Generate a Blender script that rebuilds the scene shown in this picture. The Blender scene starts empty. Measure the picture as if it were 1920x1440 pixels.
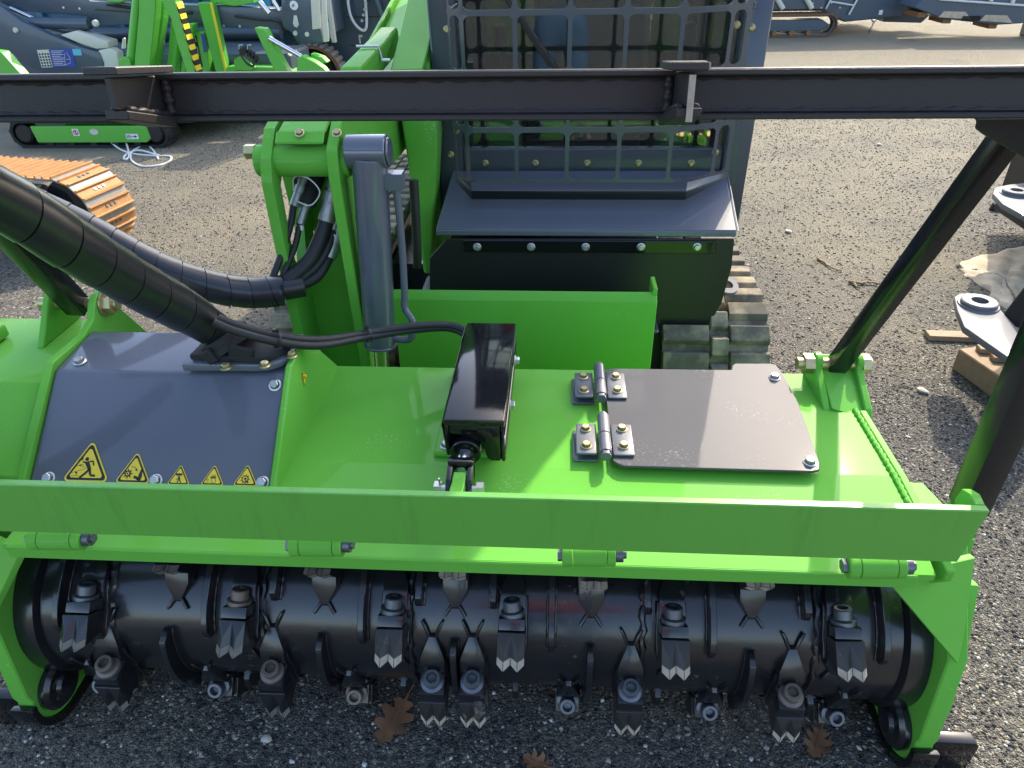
import bpy, bmesh, math, random
import numpy as np
from mathutils import Vector, Matrix

random.seed(7); rng = np.random.default_rng(7)
S = bpy.context.scene
COL = S.collection
R_ = math.radians
V = Vector

# ------------------------------------------------------------------ camera
CAM_POS = V((0, 0, 1.45)); F_PX = 1331.0
_y, _p, _r = R_(4.1), R_(33.0), R_(1.2)
FWD = V((-math.sin(_y)*math.cos(_p), math.cos(_y)*math.cos(_p), -math.sin(_p)))
_rt0 = V((math.cos(_y), math.sin(_y), 0)); _up0 = _rt0.cross(FWD)
RGT = _rt0*math.cos(_r) - _up0*math.sin(_r)
UPV = _up0*math.cos(_r) + _rt0*math.sin(_r)
cd = bpy.data.cameras.new('camera'); cam = bpy.data.objects.new('camera', cd); COL.objects.link(cam)
m = Matrix((RGT, UPV, -FWD)).transposed().to_4x4(); m.translation = CAM_POS
cam.matrix_world = m
cd.sensor_width = 36; cd.lens = F_PX/1920*36; cd.clip_start = 0.05; cd.clip_end = 2000
S.camera = cam

# ------------------------------------------------------------------ light
SUN_EL, SUN_AZ = R_(38), R_(26)          # azimuth from +Y towards +X
w = bpy.data.worlds.new("World"); S.world = w; w.use_nodes = True
wn = w.node_tree.nodes; wl = w.node_tree.links
bg = wn['Background']; sky = wn.new('ShaderNodeTexSky'); sky.sky_type = 'NISHITA'
sky.sun_disc = False; sky.sun_elevation = SUN_EL; sky.sun_rotation = SUN_AZ
sky.air_density = 1.0; sky.dust_density = 2.6; sky.ozone_density = 1.0
wl.new(sky.outputs[0], bg.inputs[0]); bg.inputs[1].default_value = 0.15
sd = bpy.data.lights.new('sun', 'SUN'); so = bpy.data.objects.new('sun', sd); COL.objects.link(so)
sd.energy = 2.0; sd.angle = R_(0.5); sd.color = (1.0, 0.90, 0.70)
SUN_DIR = V((math.sin(SUN_AZ)*math.cos(SUN_EL), math.cos(SUN_AZ)*math.cos(SUN_EL), math.sin(SUN_EL)))
so.rotation_euler = SUN_DIR.to_track_quat('Z', 'Y').to_euler(); so.location = (3, 6, 8)
S.view_settings.view_transform = 'Standard'; S.view_settings.look = 'None'
S.view_settings.exposure = 1.85; S.view_settings.gamma = 1.0
S.view_settings.use_curve_mapping = False
S.render.engine = 'CYCLES'; S.cycles.max_bounces = 10; S.cycles.transparent_max_bounces = 12
S.cycles.use_denoising = True

# ------------------------------------------------------------------ surveying helpers (sight lines of the photo meet a known plane)
def _ray(px, py): return FWD + RGT*((px-960)/F_PX) - UPV*((py-720)/F_PX)
def at_z(px, py, z): d = _ray(px, py); return CAM_POS + d*((z-CAM_POS.z)/d.z)
def at_y(px, py, y): d = _ray(px, py); return CAM_POS + d*((y-CAM_POS.y)/d.y)
def at_x(px, py, x): d = _ray(px, py); return CAM_POS + d*((x-CAM_POS.x)/d.x)
def at_pl(px, py, P, n): d = _ray(px, py); return CAM_POS + d*((P-CAM_POS).dot(n)/d.dot(n))

# ------------------------------------------------------------------ mesh builder
class MB:
    def __init__(s): s.v = []; s.f = []; s.m = []
    def add(s, vs, fs, mi=0):
        o = len(s.v); s.v += [V(p) for p in vs]; s.f += [tuple(i+o for i in f) for f in fs]; s.m += [mi]*len(fs); return s
    def box(s, x0, x1, y0, y1, z0, z1, mi=0):
        vs = [(x, y, z) for z in (z0, z1) for y in (y0, y1) for x in (x0, x1)]
        return s.add(vs, [(0,2,3,1),(4,5,7,6),(0,1,5,4),(2,6,7,3),(0,4,6,2),(1,3,7,5)], mi)
    def obox(s, c, size, rot=None, mi=0):
        rot = rot or Matrix.Identity(3); h = [a/2 for a in size]
        vs = [V(c) + rot @ V((sx*h[0], sy*h[1], sz*h[2])) for sz in (-1,1) for sy in (-1,1) for sx in (-1,1)]
        return s.add(vs, [(0,2,3,1),(4,5,7,6),(0,1,5,4),(2,6,7,3),(0,4,6,2),(1,3,7,5)], mi)
    def beam(s, p0, p1, w, h, up=(0,0,1), mi=0):
        p0, p1 = V(p0), V(p1); d = (p1-p0); L = d.length; d.normalize()
        sx = d.cross(V(up)).normalized(); sz = sx.cross(d)
        rot = Matrix((sx, d, sz)).transposed()
        return s.obox((p0+p1)/2, (w, L, h), rot, mi)
    def prism(s, poly, axis, a0, a1, mi=0):
        # poly: 2D points; axis 'x' -> (y,z), 'y' -> (x,z), 'z' -> (x,y)
        def P(p, a):
            return {'x': (a, p[0], p[1]), 'y': (p[0], a, p[1]), 'z': (p[0], p[1], a)}[axis]
        n = len(poly); vs = [P(p, a0) for p in poly] + [P(p, a1) for p in poly]
        fs = [tuple(range(n))[::-1], tuple(range(n, 2*n))] + [(i, (i+1) % n, n+(i+1) % n, n+i) for i in range(n)]
        return s.add(vs, fs, mi)
    def slab(s, pts, t, mi=0):
        # planar 3D polygon given thickness t along its normal (both ways from the polygon: behind)
        pts = [V(p) for p in pts]; n = (pts[1]-pts[0]).cross(pts[2]-pts[0]).normalized(); k = len(pts)
        vs = pts + [p + n*t for p in pts]
        fs = [tuple(range(k))[::-1], tuple(range(k, 2*k))] + [(i, (i+1) % k, k+(i+1) % k, k+i) for i in range(k)]
        return s.add(vs, fs, mi)
    def tube(s, pts, r, n=10, mi=0, cap=True):
        pts = [V(p) for p in pts]; N = len(pts); rs = r if isinstance(r, (list, tuple)) else [r]*N
        t0 = (pts[1]-pts[0]).normalized(); a = V((0,0,1)) if abs(t0.z) < .9 else V((1,0,0))
        u = t0.cross(a).normalized(); vs = []
        for i, p in enumerate(pts):
            t = (pts[min(i+1, N-1)] - pts[max(i-1, 0)]).normalized()
            u = (u - t*u.dot(t)).normalized(); b = t.cross(u)
            vs += [p + (u*math.cos(2*math.pi*k/n) + b*math.sin(2*math.pi*k/n))*rs[i] for k in range(n)]
        fs = [(i*n+k, i*n+(k+1) % n, (i+1)*n+(k+1) % n, (i+1)*n+k) for i in range(N-1) for k in range(n)]
        if cap: fs += [tuple(range(n))[::-1], tuple(range((N-1)*n, N*n))]
        return s.add(vs, fs, mi)
    def cyl(s, p0, p1, r, n=16, mi=0, r1=None): return s.tube([p0, p1], [r, r if r1 is None else r1], n, mi)
    def lathe(s, prof, c, ax, n=24, mi=0):
        # prof: (radius, along-axis) pairs; closed if ends have radius 0
        ax = V(ax).normalized(); a = V((0,0,1)) if abs(ax.z) < .9 else V((1,0,0))
        u = ax.cross(a).normalized(); b = ax.cross(u); c = V(c); vs = []
        for r, h in prof:
            vs += [c + ax*h + (u*math.cos(2*math.pi*k/n) + b*math.sin(2*math.pi*k/n))*r for k in range(n)]
        N = len(prof)
        fs = [(i*n+k, i*n+(k+1) % n, (i+1)*n+(k+1) % n, (i+1)*n+k) for i in range(N-1) for k in range(n)]
        return s.add(vs, fs, mi)
    def build_mesh(s, name, mats, bevel=0, seg=1, ang=32, origin=None, weld=1e-5):
        me = bpy.data.meshes.new(name)
        if origin is None:
            lo = [min(p[i] for p in s.v) for i in range(3)]; hi = [max(p[i] for p in s.v) for i in range(3)]
            origin = V([(a+b)/2 for a, b in zip(lo, hi)])
        me.from_pydata([p-origin for p in s.v], [], s.f)
        for mt in (mats if isinstance(mats, (list, tuple)) else [mats]): me.materials.append(mt)
        me.polygons.foreach_set('material_index', s.m)
        bm = bmesh.new(); bm.from_mesh(me)
        bmesh.ops.remove_doubles(bm, verts=bm.verts, dist=weld)
        bmesh.ops.recalc_face_normals(bm, faces=bm.faces)
        if bevel:
            es = [e for e in bm.edges if len(e.link_faces) == 2 and e.calc_face_angle(0) > R_(30)]
            bmesh.ops.bevel(bm, geom=es, offset=bevel, offset_type='OFFSET', segments=seg, profile=.5, affect='EDGES', clamp_overlap=True)
        for f in bm.faces: f.smooth = True
        for e in bm.edges:
            if len(e.link_faces) == 2 and e.calc_face_angle(0) > R_(ang): e.smooth = False
        bm.to_mesh(me); bm.free(); me.update()
        return me, origin

W = {}
def thing(name, label, cat, loc, group=None, kind=None):
    o = bpy.data.objects.new(name, None); COL.objects.link(o); o.location = loc; W[o] = V(loc)
    o['label'] = label; o['category'] = cat; o.empty_display_size = .1
    if group: o['group'] = group
    if kind: o['kind'] = kind
    return o
def place(name, me, pos, parent=None, rot=None, label=None, kind=None):
    o = bpy.data.objects.new(name, me); COL.objects.link(o); W[o] = V(pos)
    if parent: o.parent = parent; o.location = V(pos) - W[parent]
    else: o.location = V(pos)
    if rot is not None: o.rotation_euler = rot.to_euler() if isinstance(rot, Matrix) else rot
    if label: o['label'] = label
    if kind: o['kind'] = kind
    return o
def part(name, mb, mats, parent=None, label=None, bevel=0, seg=1, ang=32, kind=None):
    me, o = mb.build_mesh(name, mats, bevel, seg, ang)
    return place(name, me, o, parent, None, label, kind)
def solo(name, mb, mats, label, cat, group=None, kind=None, **k):
    o = part(name, mb, mats, None, **k)
    o['label'] = label; o['category'] = cat
    if group: o['group'] = group
    if kind: o['kind'] = kind
    return o
def smooth_path(pts, n=12):
    pts = [V(p) for p in pts]; out = []
    P = [pts[0]*2-pts[1]] + pts + [pts[-1]*2-pts[-2]]
    for i in range(1, len(P)-2):
        for k in range(n):
            t = k/n; a, b, c, d = P[i-1], P[i], P[i+1], P[i+2]
            out.append(.5*((2*b) + (c-a)*t + (2*a-5*b+4*c-d)*t*t + (3*b-a-3*c+d)*t**3))
    out.append(pts[-1]); return out

# ------------------------------------------------------------------ materials
def lin(r, g, b):
    f = lambda c: (c/255/12.92) if c/255 <= .04045 else ((c/255+.055)/1.055)**2.4
    return (f(r), f(g), f(b))
def mat(name, col, rough=.5, metal=0, coat=0, coat_r=.05, spec=.5, var=.0, vscale=6, dust=None, dust_amt=.0, dust_scale=40,
        bump=0, bscale=300, rvar=0, streak=None):
    M = bpy.data.materials.new(name); M.use_nodes = True; N = M.node_tree.nodes; L = M.node_tree.links
    b = N['Principled BSDF']
    b.inputs['Roughness'].default_value = rough; b.inputs['Metallic'].default_value = metal
    b.inputs['Coat Weight'].default_value = coat; b.inputs['Coat Roughness'].default_value = coat_r
    b.inputs['Specular IOR Level'].default_value = spec
    geo = N.new('ShaderNodeNewGeometry')
    col = tuple(col)+(1,)
    sock = None
    if var:
        n = N.new('ShaderNodeTexNoise'); n.inputs['Scale'].default_value = vscale; n.inputs['Detail'].default_value = 5
        L.new(geo.outputs['Position'], n.inputs['Vector'])
        mx = N.new('ShaderNodeMix'); mx.data_type = 'RGBA'
        mx.inputs[6].default_value = tuple(max(0, c*(1-var)) for c in col[:3])+(1,)
        mx.inputs[7].default_value = tuple(min(1, c*(1+var)) for c in col[:3])+(1,)
        L.new(n.outputs[0], mx.inputs[0]); sock = mx.outputs[2]
    if dust:
        n = N.new('ShaderNodeTexNoise'); n.inputs['Scale'].default_value = dust_scale; n.inputs['Detail'].default_value = 3; n.inputs['Roughness'].default_value = .65
        n2 = N.new('ShaderNodeTexNoise'); n2.inputs['Scale'].default_value = 5; n2.inputs['Detail'].default_value = 4
        L.new(geo.outputs['Position'], n.inputs['Vector']); L.new(geo.outputs['Position'], n2.inputs['Vector'])
        ad = N.new('ShaderNodeMath'); ad.operation = 'ADD'; L.new(n.outputs[0], ad.inputs[0]); L.new(n2.outputs[0], ad.inputs[1])
        rp = N.new('ShaderNodeMapRange'); rp.inputs[1].default_value = 1.42-dust_amt; rp.inputs[2].default_value = 1.55-dust_amt*.6
        rp.inputs[3].default_value = 0; rp.inputs[4].default_value = .75; L.new(ad.outputs[0], rp.inputs[0])
        mx = N.new('ShaderNodeMix'); mx.data_type = 'RGBA'; mx.inputs[7].default_value = tuple(dust)+(1,)
        if sock: L.new(sock, mx.inputs[6])
        else: mx.inputs[6].default_value = col
        L.new(rp.outputs[0], mx.inputs[0]); sock = mx.outputs[2]
        rr = N.new('ShaderNodeMapRange'); rr.inputs[3].default_value = rough; rr.inputs[4].default_value = min(1, rough+.4)
        L.new(rp.outputs[0], rr.inputs[0]); L.new(rr.outputs[0], b.inputs['Roughness'])
    elif rvar:
        n = N.new('ShaderNodeTexNoise'); n.inputs['Scale'].default_value = 9; n.inputs['Detail'].default_value = 5
        L.new(geo.outputs['Position'], n.inputs['Vector'])
        rr = N.new('ShaderNodeMapRange'); rr.inputs[3].default_value = max(0, rough-rvar); rr.inputs[4].default_value = rough+rvar
        L.new(n.outputs[0], rr.inputs[0]); L.new(rr.outputs[0], b.inputs['Roughness'])
    if streak:
        n = N.new('ShaderNodeTexNoise'); n.inputs['Scale'].default_value = 1; n.inputs['Detail'].default_value = 6; n.inputs['Roughness'].default_value = .7
        mp = N.new('ShaderNodeMapping'); mp.inputs['Scale'].default_value = (28, 28, 2.5); mp.inputs['Rotation'].default_value = (0, R_(14), 0)
        L.new(geo.outputs['Position'], mp.inputs[0]); L.new(mp.outputs[0], n.inputs['Vector'])
        rp = N.new('ShaderNodeMapRange'); rp.inputs[1].default_value = .55; rp.inputs[2].default_value = .72; rp.inputs[4].default_value = .5
        L.new(n.outputs[0], rp.inputs[0])
        mx = N.new('ShaderNodeMix'); mx.data_type = 'RGBA'; mx.inputs[7].default_value = tuple(streak)+(1,)
        if sock: L.new(sock, mx.inputs[6])
        else: mx.inputs[6].default_value = col
        L.new(rp.outputs[0], mx.inputs[0]); sock = mx.outputs[2]
    if sock: L.new(sock, b.inputs['Base Color'])
    else: b.inputs['Base Color'].default_value = col
    if bump:
        n = N.new('ShaderNodeTexNoise'); n.inputs['Scale'].default_value = bscale; n.inputs['Detail'].default_value = 4
        L.new(geo.outputs['Position'], n.inputs['Vector'])
        bp = N.new('ShaderNodeBump'); bp.inputs['Strength'].default_value = bump; bp.inputs['Distance'].default_value = .002
        L.new(n.outputs[0], bp.inputs['Height']); L.new(bp.outputs[0], b.inputs['Normal'])
    return M

GREEN = (.118, .39, .045)
M_green = mat('green_paint', GREEN, .78, coat=.22, coat_r=.06, spec=.15, var=.06, vscale=3, dust=(.42, .5, .34), dust_amt=.2, dust_scale=190, bump=.05, bscale=60)
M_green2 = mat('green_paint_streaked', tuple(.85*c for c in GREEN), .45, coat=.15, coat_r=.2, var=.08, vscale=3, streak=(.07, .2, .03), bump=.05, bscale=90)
M_greenfar = mat('green_paint_plain', (.10, .42, .045), .4, coat=.3, var=.08)
M_gray = mat('slate_paint', (.085, .092, .122), .55, coat=.7, coat_r=.08, var=.06, dust=(.3, .3, .3), dust_amt=.15, dust_scale=190, bump=.04, bscale=50)
M_graygloss = mat('slate_gloss_paint', (.085, .092, .122), .3, coat=1.0, coat_r=.04, spec=.5, bump=.02, bscale=30)
M_graycover = mat('slate_cover_paint', (.088, .086, .092), .8, coat=.3, coat_r=.05, spec=.18, var=.1, dust=(.34, .34, .36), dust_amt=.24, dust_scale=200, bump=.04, bscale=50)
M_graycab = mat('charcoal_cab_paint', (.05, .055, .068), .4, coat=.4, coat_r=.12, var=.08, dust=(.2, .2, .2), dust_amt=.03, dust_scale=200)
M_black = mat('gloss_black_paint', (.008, .008, .009), .09, coat=0, dust=(.2, .19, .17), dust_amt=.16, dust_scale=240, bump=.06, bscale=40)
M_post = mat('post_black_paint', (.010,.010,.011), .22, coat=0, spec=.45, dust=(.18,.17,.15), dust_amt=.1, dust_scale=260, bump=.06, bscale=60)
M_skirt = mat('skirt_rubber', (.014, .015, .014), .42, spec=.4, dust=(.12,.12,.10), dust_amt=.06, dust_scale=200, bump=.1, bscale=200)
M_bar = mat('satin_black_paint', (.026, .022, .021), .42, coat=.0, spec=.32, dust=(.2, .19, .17), dust_amt=.03, dust_scale=220, bump=.25, bscale=500)
M_rotor = mat('rotor_black_paint', (.012, .012, .014), .26, coat=.4, coat_r=.12, dust=(.2, .17, .13), dust_amt=.17, dust_scale=60, bump=.15, bscale=70)
M_paleedge = mat('pale_steel_edge', (.36, .30, .23), .6, metal=.2, var=.35, vscale=120, bump=.4, bscale=300)
M_rust = mat('rusty_steel', (.24, .11, .04), .75, var=.4, vscale=60)
M_steel = mat('zinc_bolt', (.55, .55, .52), .38, metal=.85, var=.15, vscale=90)
M_yzinc = mat('yellow_zinc_bolt', (.52, .43, .22), .38, metal=.8, var=.2, vscale=90)
M_darksteel = mat('dark_bolt_steel', (.13, .14, .16), .4, metal=.7, var=.2, vscale=90)
M_chrome = mat('chrome_rod', (.62, .63, .65), .14, metal=1)
M_fit = mat('fitting_steel', (.33, .34, .33), .42, metal=.75, var=.35, vscale=80)
M_hose = mat('hose_rubber', (.016, .016, .017), .5, spec=.4, var=.2, vscale=30)
M_wrap = mat('spiral_wrap_plastic', (.014, .014, .016), .3, coat=.2, coat_r=.25, dust=(.14, .14, .14), dust_amt=.02, dust_scale=180, bump=.08, bscale=120)
M_rubber = mat('track_rubber', (.11, .098, .075), .85, spec=.3, var=.4, vscale=20, dust=(.40, .33, .22), dust_amt=.5, dust_scale=14, bump=.3, bscale=160)
M_rubberblk = mat('clean_rubber', (.02, .02, .02), .7, spec=.3, var=.3, vscale=20)
M_yellow = mat('decal_yellow', (.80, .58, .02), .4, coat=.3)
M_decalblack = mat('decal_black', (.012, .012, .012), .4)
M_white = mat('decal_white', (.75, .75, .73), .45)
M_blue = mat('decal_blue', (.03, .06, .32), .4)
M_cyan = mat('decal_cyan', (.12, .45, .58), .4)
M_red = mat('decal_red', (.55, .03, .03), .4)
M_cream = mat('cream_paint', (.58, .55, .46), .5, var=.08)
M_teal = mat('teal_machine_paint', (.022, .115, .17), .4, coat=.3, coat_r=.1, var=.1)
M_tealb = mat('bright_teal_paint', (.03, .24, .38), .4, coat=.3, var=.1)
M_slatefar = mat('slate_machine_paint', (.055, .078, .105), .42, coat=.3, coat_r=.12, var=.12, dust=(.25, .24, .22), dust_amt=.05, dust_scale=20)
M_plate = mat('grey_lug_paint', (.12, .124, .14), .65, coat=.2, coat_r=.1, spec=.35, var=.1, vscale=5, dust=(.3, .3, .3), dust_amt=.07, dust_scale=160)
M_wood = mat('weathered_wood', (.27, .19, .12), .8, var=.35, vscale=30, bump=.3, bscale=90)
M_orange = mat('rusted_shoe', (.40, .19, .065), .75, var=.3, vscale=25, dust=(.30, .12, .04), dust_amt=.1, dust_scale=40, bump=.2, bscale=160)
M_shoesteel = mat('bare_shoe_steel', (.22, .21, .20), .6, metal=.2, var=.3, vscale=30, dust=(.36, .20, .09), dust_amt=.3, dust_scale=50)
M_leaf = mat('dry_leaf', (.20, .10, .05), .75, var=.4, vscale=60, spec=.3)
M_twig = mat('twig_bark', (.26, .19, .11), .85, var=.3, vscale=60)
M_cable = mat('white_cable', (.62, .62, .60), .5)
M_jeans = mat('blue_denim', (.055, .12, .24), .9, var=.35, vscale=25, spec=.2)
M_redcloth = mat('red_jacket', (.42, .035, .05), .85, spec=.2)
M_skin = mat('skin', (.55, .32, .23), .55)
M_hair = mat('brown_hair', (.05, .03, .02), .6)
M_seat = mat('seat_vinyl', (.015, .015, .016), .55, var=.2)
M_yelstripe = mat('hazard_yellow', (.75, .60, .03), .5)
M_orangebtn = mat('orange_switch', (.8, .25, .02), .4)
M_tan = mat('matted_straw', (.46, .38, .28), .95, spec=.15, var=.45, vscale=16, bump=.8, bscale=70)

def glass_mat():
    M = bpy.data.materials.new('window_glass'); M.use_nodes = True; N = M.node_tree.nodes; L = M.node_tree.links
    N.remove(N['Principled BSDF'])
    tr = N.new('ShaderNodeBsdfTransparent'); tr.inputs[0].default_value = (.72, .76, .74, 1)
    gl = N.new('ShaderNodeBsdfGlossy'); gl.inputs['Roughness'].default_value = .02; gl.inputs[0].default_value = (1, 1, 1, 1)
    fr = N.new('ShaderNodeFresnel'); fr.inputs[0].default_value = 1.65
    df = N.new('ShaderNodeBsdfDiffuse'); df.inputs[0].default_value = (.5, .48, .44, 1)
    nz = N.new('ShaderNodeTexNoise'); nz.inputs['Scale'].default_value = 150; nz.inputs['Detail'].default_value = 4
    g = N.new('ShaderNodeNewGeometry'); L.new(g.outputs['Position'], nz.inputs['Vector'])
    rp = N.new('ShaderNodeMapRange'); rp.inputs[1].default_value = .62; rp.inputs[2].default_value = .8; rp.inputs[3].default_value = .015; rp.inputs[4].default_value = .3
    L.new(nz.outputs[0], rp.inputs[0])
    m1 = N.new('ShaderNodeMixShader'); m2 = N.new('ShaderNodeMixShader')
    L.new(fr.outputs[0], m1.inputs[0]); L.new(tr.outputs[0], m1.inputs[1]); L.new(gl.outputs[0], m1.inputs[2])
    L.new(rp.outputs[0], m2.inputs[0]); L.new(m1.outputs[0], m2.inputs[1]); L.new(df.outputs[0], m2.inputs[2])
    L.new(m2.outputs[0], N['Material Output'].inputs[0]); return M
M_glass = glass_mat()

# ------------------------------------------------------------------ shared bolts
def hexbolt_mesh(name, M, r=.0085, fl=.012, h=.008, sock=False):
    b = MB()
    b.lathe([(0, 0), (fl, 0), (fl, .0015), (r*1.1, .003)], (0,0,0), (0,0,1), 20)
    b.lathe([(r, .002), (r, .002+h*.85), (r*.86, .002+h), (0, .002+h)], (0,0,0), (0,0,1), 6)
    return b.build_mesh(name, M, origin=V((0,0,0)))[0]
ME_bolt = hexbolt_mesh('bolt', M_steel); ME_ybolt = hexbolt_mesh('bolt', M_yzinc, .0075, .0105, .007)
ME_bigbolt = hexbolt_mesh('bolt', M_yzinc, .015, .021, .017)
def bolt(parent, pos, n=(0,0,1), me=None, spin=None):
    q = V(n).to_track_quat('Z', 'Y').to_matrix() @ Matrix.Rotation(random.random()*3 if spin is None else spin, 3, 'Z')
    return place('bolt', me or ME_bolt, pos, parent, q)

# ------------------------------------------------------------------ ground: worn asphalt lot strewn with gravel and sand
def ground_mat():
    M = bpy.data.materials.new('gravel_lot'); M.use_nodes = True; N = M.node_tree.nodes; L = M.node_tree.links
    b = N['Principled BSDF']; b.inputs['Specular IOR Level'].default_value = .55
    g = N.new('ShaderNodeNewGeometry'); P = g.outputs['Position']
    def noise(sc, det=4, rough=.6):
        n = N.new('ShaderNodeTexNoise'); n.inputs['Scale'].default_value = sc; n.inputs['Detail'].default_value = det
        n.inputs['Roughness'].default_value = rough; L.new(P, n.inputs['Vector']); return n.outputs[0]
    def ramp(s, stops):
        r = N.new('ShaderNodeValToRGB'); e = r.color_ramp.elements
        while len(e) < len(stops): e.new(.5)
        for k, (p, c) in enumerate(stops): e[k].position = p; e[k].color = tuple(c)+(1,)
        L.new(s, r.inputs[0]); return r.outputs[0]
    def mix(f, a, c):
        x = N.new('ShaderNodeMix'); x.data_type = 'RGBA'; x.clamp_factor = True
        if isinstance(f, float): x.inputs[0].default_value = f
        else: L.new(f, x.inputs[0])
        for i, q in ((6, a), (7, c)):
            if isinstance(q, tuple): x.inputs[i].default_value = q+(1,)
            else: L.new(q, x.inputs[i])
        return x.outputs[2]
    def mr(s, a, c, lo=0., hi=1.):
        x = N.new('ShaderNodeMapRange'); x.inputs[1].default_value = a; x.inputs[2].default_value = c
        x.inputs[3].default_value = lo; x.inputs[4].default_value = hi; L.new(s, x.inputs[0]); return x.outputs[0]
    def vor(sc):
        v = N.new('ShaderNodeTexVoronoi'); v.inputs['Scale'].default_value = sc; L.new(P, v.inputs['Vector'])
        sx = N.new('ShaderNodeSeparateColor'); L.new(v.outputs['Color'], sx.inputs[0]); return v.outputs['Distance'], sx.outputs[0]
    d1, c1 = vor(140); d2, c2 = vor(270)
    stone = ramp(c1, [(0, (.018, .018, .02)), (.4, (.036, .036, .038)), (.65, (.07, .066, .058)), (.85, (.165, .145, .108)), (.95, (.24, .22, .185)), (1, (.48, .46, .42))])
    fine = ramp(c2, [(0, (.02, .02, .022)), (.5, (.05, .048, .045)), (.85, (.14, .12, .095)), (1, (.36, .34, .30))])
    base = mix(mr(noise(1.4), .42, .62), stone, fine)
    # sand and tan dust: patches near, paler further out, with grazing sun glare put into the colour too
    sx = N.new('ShaderNodeSeparateXYZ'); L.new(P, sx.inputs[0])
    far = mr(sx.outputs[1], 2.0, 7.5)
    ad = N.new('ShaderNodeMath'); ad.operation = 'MULTIPLY_ADD'; L.new(far, ad.inputs[0]); ad.inputs[1].default_value = .42
    L.new(noise(.9, 6), ad.inputs[2])
    sand = mr(ad.outputs[0], .50, .82, 0., .72)
    base = mix(sand, base, mix(noise(3), (.275, .237, .15), (.23, .196, .126)))
    damp = mr(noise(.55, 5), .58, .72, 0., .5)
    base = mix(damp, base, (.055, .052, .048))
    rustp = mr(noise(2.3, 5), .66, .78, 0., .6)
    base = mix(rustp, base, (.36, .22, .10))
    base = mix(mr(noise(420, 2, .8), .52, .72, 0., .55), base, (.50, .46, .37))
    base = mix(mr(noise(330, 2, .8), .30, .46, .6, 0.), base, (.07, .065, .06))
    L.new(base, b.inputs['Base Color']); b.inputs['Roughness'].default_value = .9
    h = N.new('ShaderNodeMath'); h.operation = 'MULTIPLY_ADD'; L.new(d1, h.inputs[0]); h.inputs[1].default_value = -1.
    L.new(d2, h.inputs[2])
    bp = N.new('ShaderNodeBump'); bp.inputs['Strength'].default_value = .9; bp.inputs['Distance'].default_value = .008
    L.new(h.outputs[0], bp.inputs['Height']); L.new(bp.outputs[0], b.inputs['Normal'])
    return M
M_ground = ground_mat()
gb = MB().add([(-300,-300,0),(300,-300,0),(300,300,0),(-300,300,0)], [(0,1,2,3)])
gr = part('ground', gb, M_ground, kind='structure')

def pebble_mat():
    M = bpy.data.materials.new('pebble_stone'); M.use_nodes = True; N = M.node_tree.nodes; L = M.node_tree.links
    a = N.new('ShaderNodeAttribute'); a.attribute_name = 'tint'; b = N['Principled BSDF']
    L.new(a.outputs['Color'], b.inputs['Base Color']); b.inputs['Roughness'].default_value = .75; b.inputs['Specular IOR Level'].default_value = .35
    return M
def pebbles(n, x0, x1, y0, y1, s0, s1, name, pale=0):
    x = rng.uniform(x0, x1, n); y = rng.uniform(y0, y1, n)
    s = s0*(s1/s0)**(rng.random(n)**2.2)
    oct_ = np.array([(1,0,0),(-1,0,0),(0,1,0),(0,-1,0),(0,0,1),(0,0,-.6)], float)
    oct_ = np.vstack([oct_, [(.62,.62,.45),(-.62,.62,.45),(-.62,-.62,.45),(.62,-.62,.45)]])
    F = np.array([(6,4,0),(6,2,4),(7,2,1),(7,4,2),(7,1,4),(8,1,3),(8,4,1),(8,3,4),(9,3,0),(9,4,3),(9,0,4),(6,0,2)])
    # side faces down to the ring only (the rest is in the ground)
    nv = len(oct_); ang = rng.uniform(0, 2*np.pi, n); ca, sa = np.cos(ang), np.sin(ang)
    jit = 1 + rng.uniform(-.3, .3, (n, nv, 3))
    p = oct_[None]*jit*s[:, None, None]; p[..., 0] *= rng.uniform(.9, 1.5, n)[:, None]; p[..., 2] *= rng.uniform(.5, .95, n)[:, None]
    q = np.empty_like(p); q[..., 0] = p[..., 0]*ca[:, None]-p[..., 1]*sa[:, None] + x[:, None]
    q[..., 1] = p[..., 0]*sa[:, None]+p[..., 1]*ca[:, None] + y[:, None]; q[..., 2] = p[..., 2] + .1*s[:, None]
    me = bpy.data.meshes.new(name); nf = len(F)*n
    me.vertices.add(n*nv); me.vertices.foreach_set('co', q.reshape(-1).astype(np.float32))
    idx = (F[None] + (np.arange(n)*nv)[:, None, None]).reshape(-1)
    me.loops.add(nf*3); me.loops.foreach_set('vertex_index', idx.astype(np.int32))
    me.polygons.add(nf); me.polygons.foreach_set('loop_start', (np.arange(nf)*3).astype(np.int32))
    me.polygons.foreach_set('loop_total', np.full(nf, 3, np.int32)); me.update(calc_edges=True); me.validate()
    pal = np.array([(.025,.025,.028),(.035,.035,.037),(.05,.048,.046),(.10,.09,.075),(.24,.21,.165),(.30,.25,.18),(.33,.32,.3),(.55,.54,.5),(.22,.15,.09)])
    pr = np.array([.24,.22,.18,.13,.09,.05,.04,.03,.02]); pr /= pr.sum()
    pal = pal*(1-pale) + np.array([.16,.13,.09])*pale
    pal = pal*.85
    c = pal[rng.choice(len(pal), n, p=pr)]*rng.uniform(.8, 1.25, (n, 1))
    col = np.concatenate([np.repeat(c, nv, 0), np.ones((n*nv, 1))], 1).astype(np.float32)
    at = me.color_attributes.new('tint', 'FLOAT_COLOR', 'POINT'); at.data.foreach_set('color', col.reshape(-1))
    me.materials.append(M_pebble)
    o = place(name, me, (0,0,0)); o['kind'] = 'stuff'; return o
M_pebble = pebble_mat()
pb = pebbles(76000, -1.6, 2.3, .55, 2.6, .0017, .0054, 'gravel')
pb['label'] = 'loose gravel of dark and pale stones on the near ground'
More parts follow.
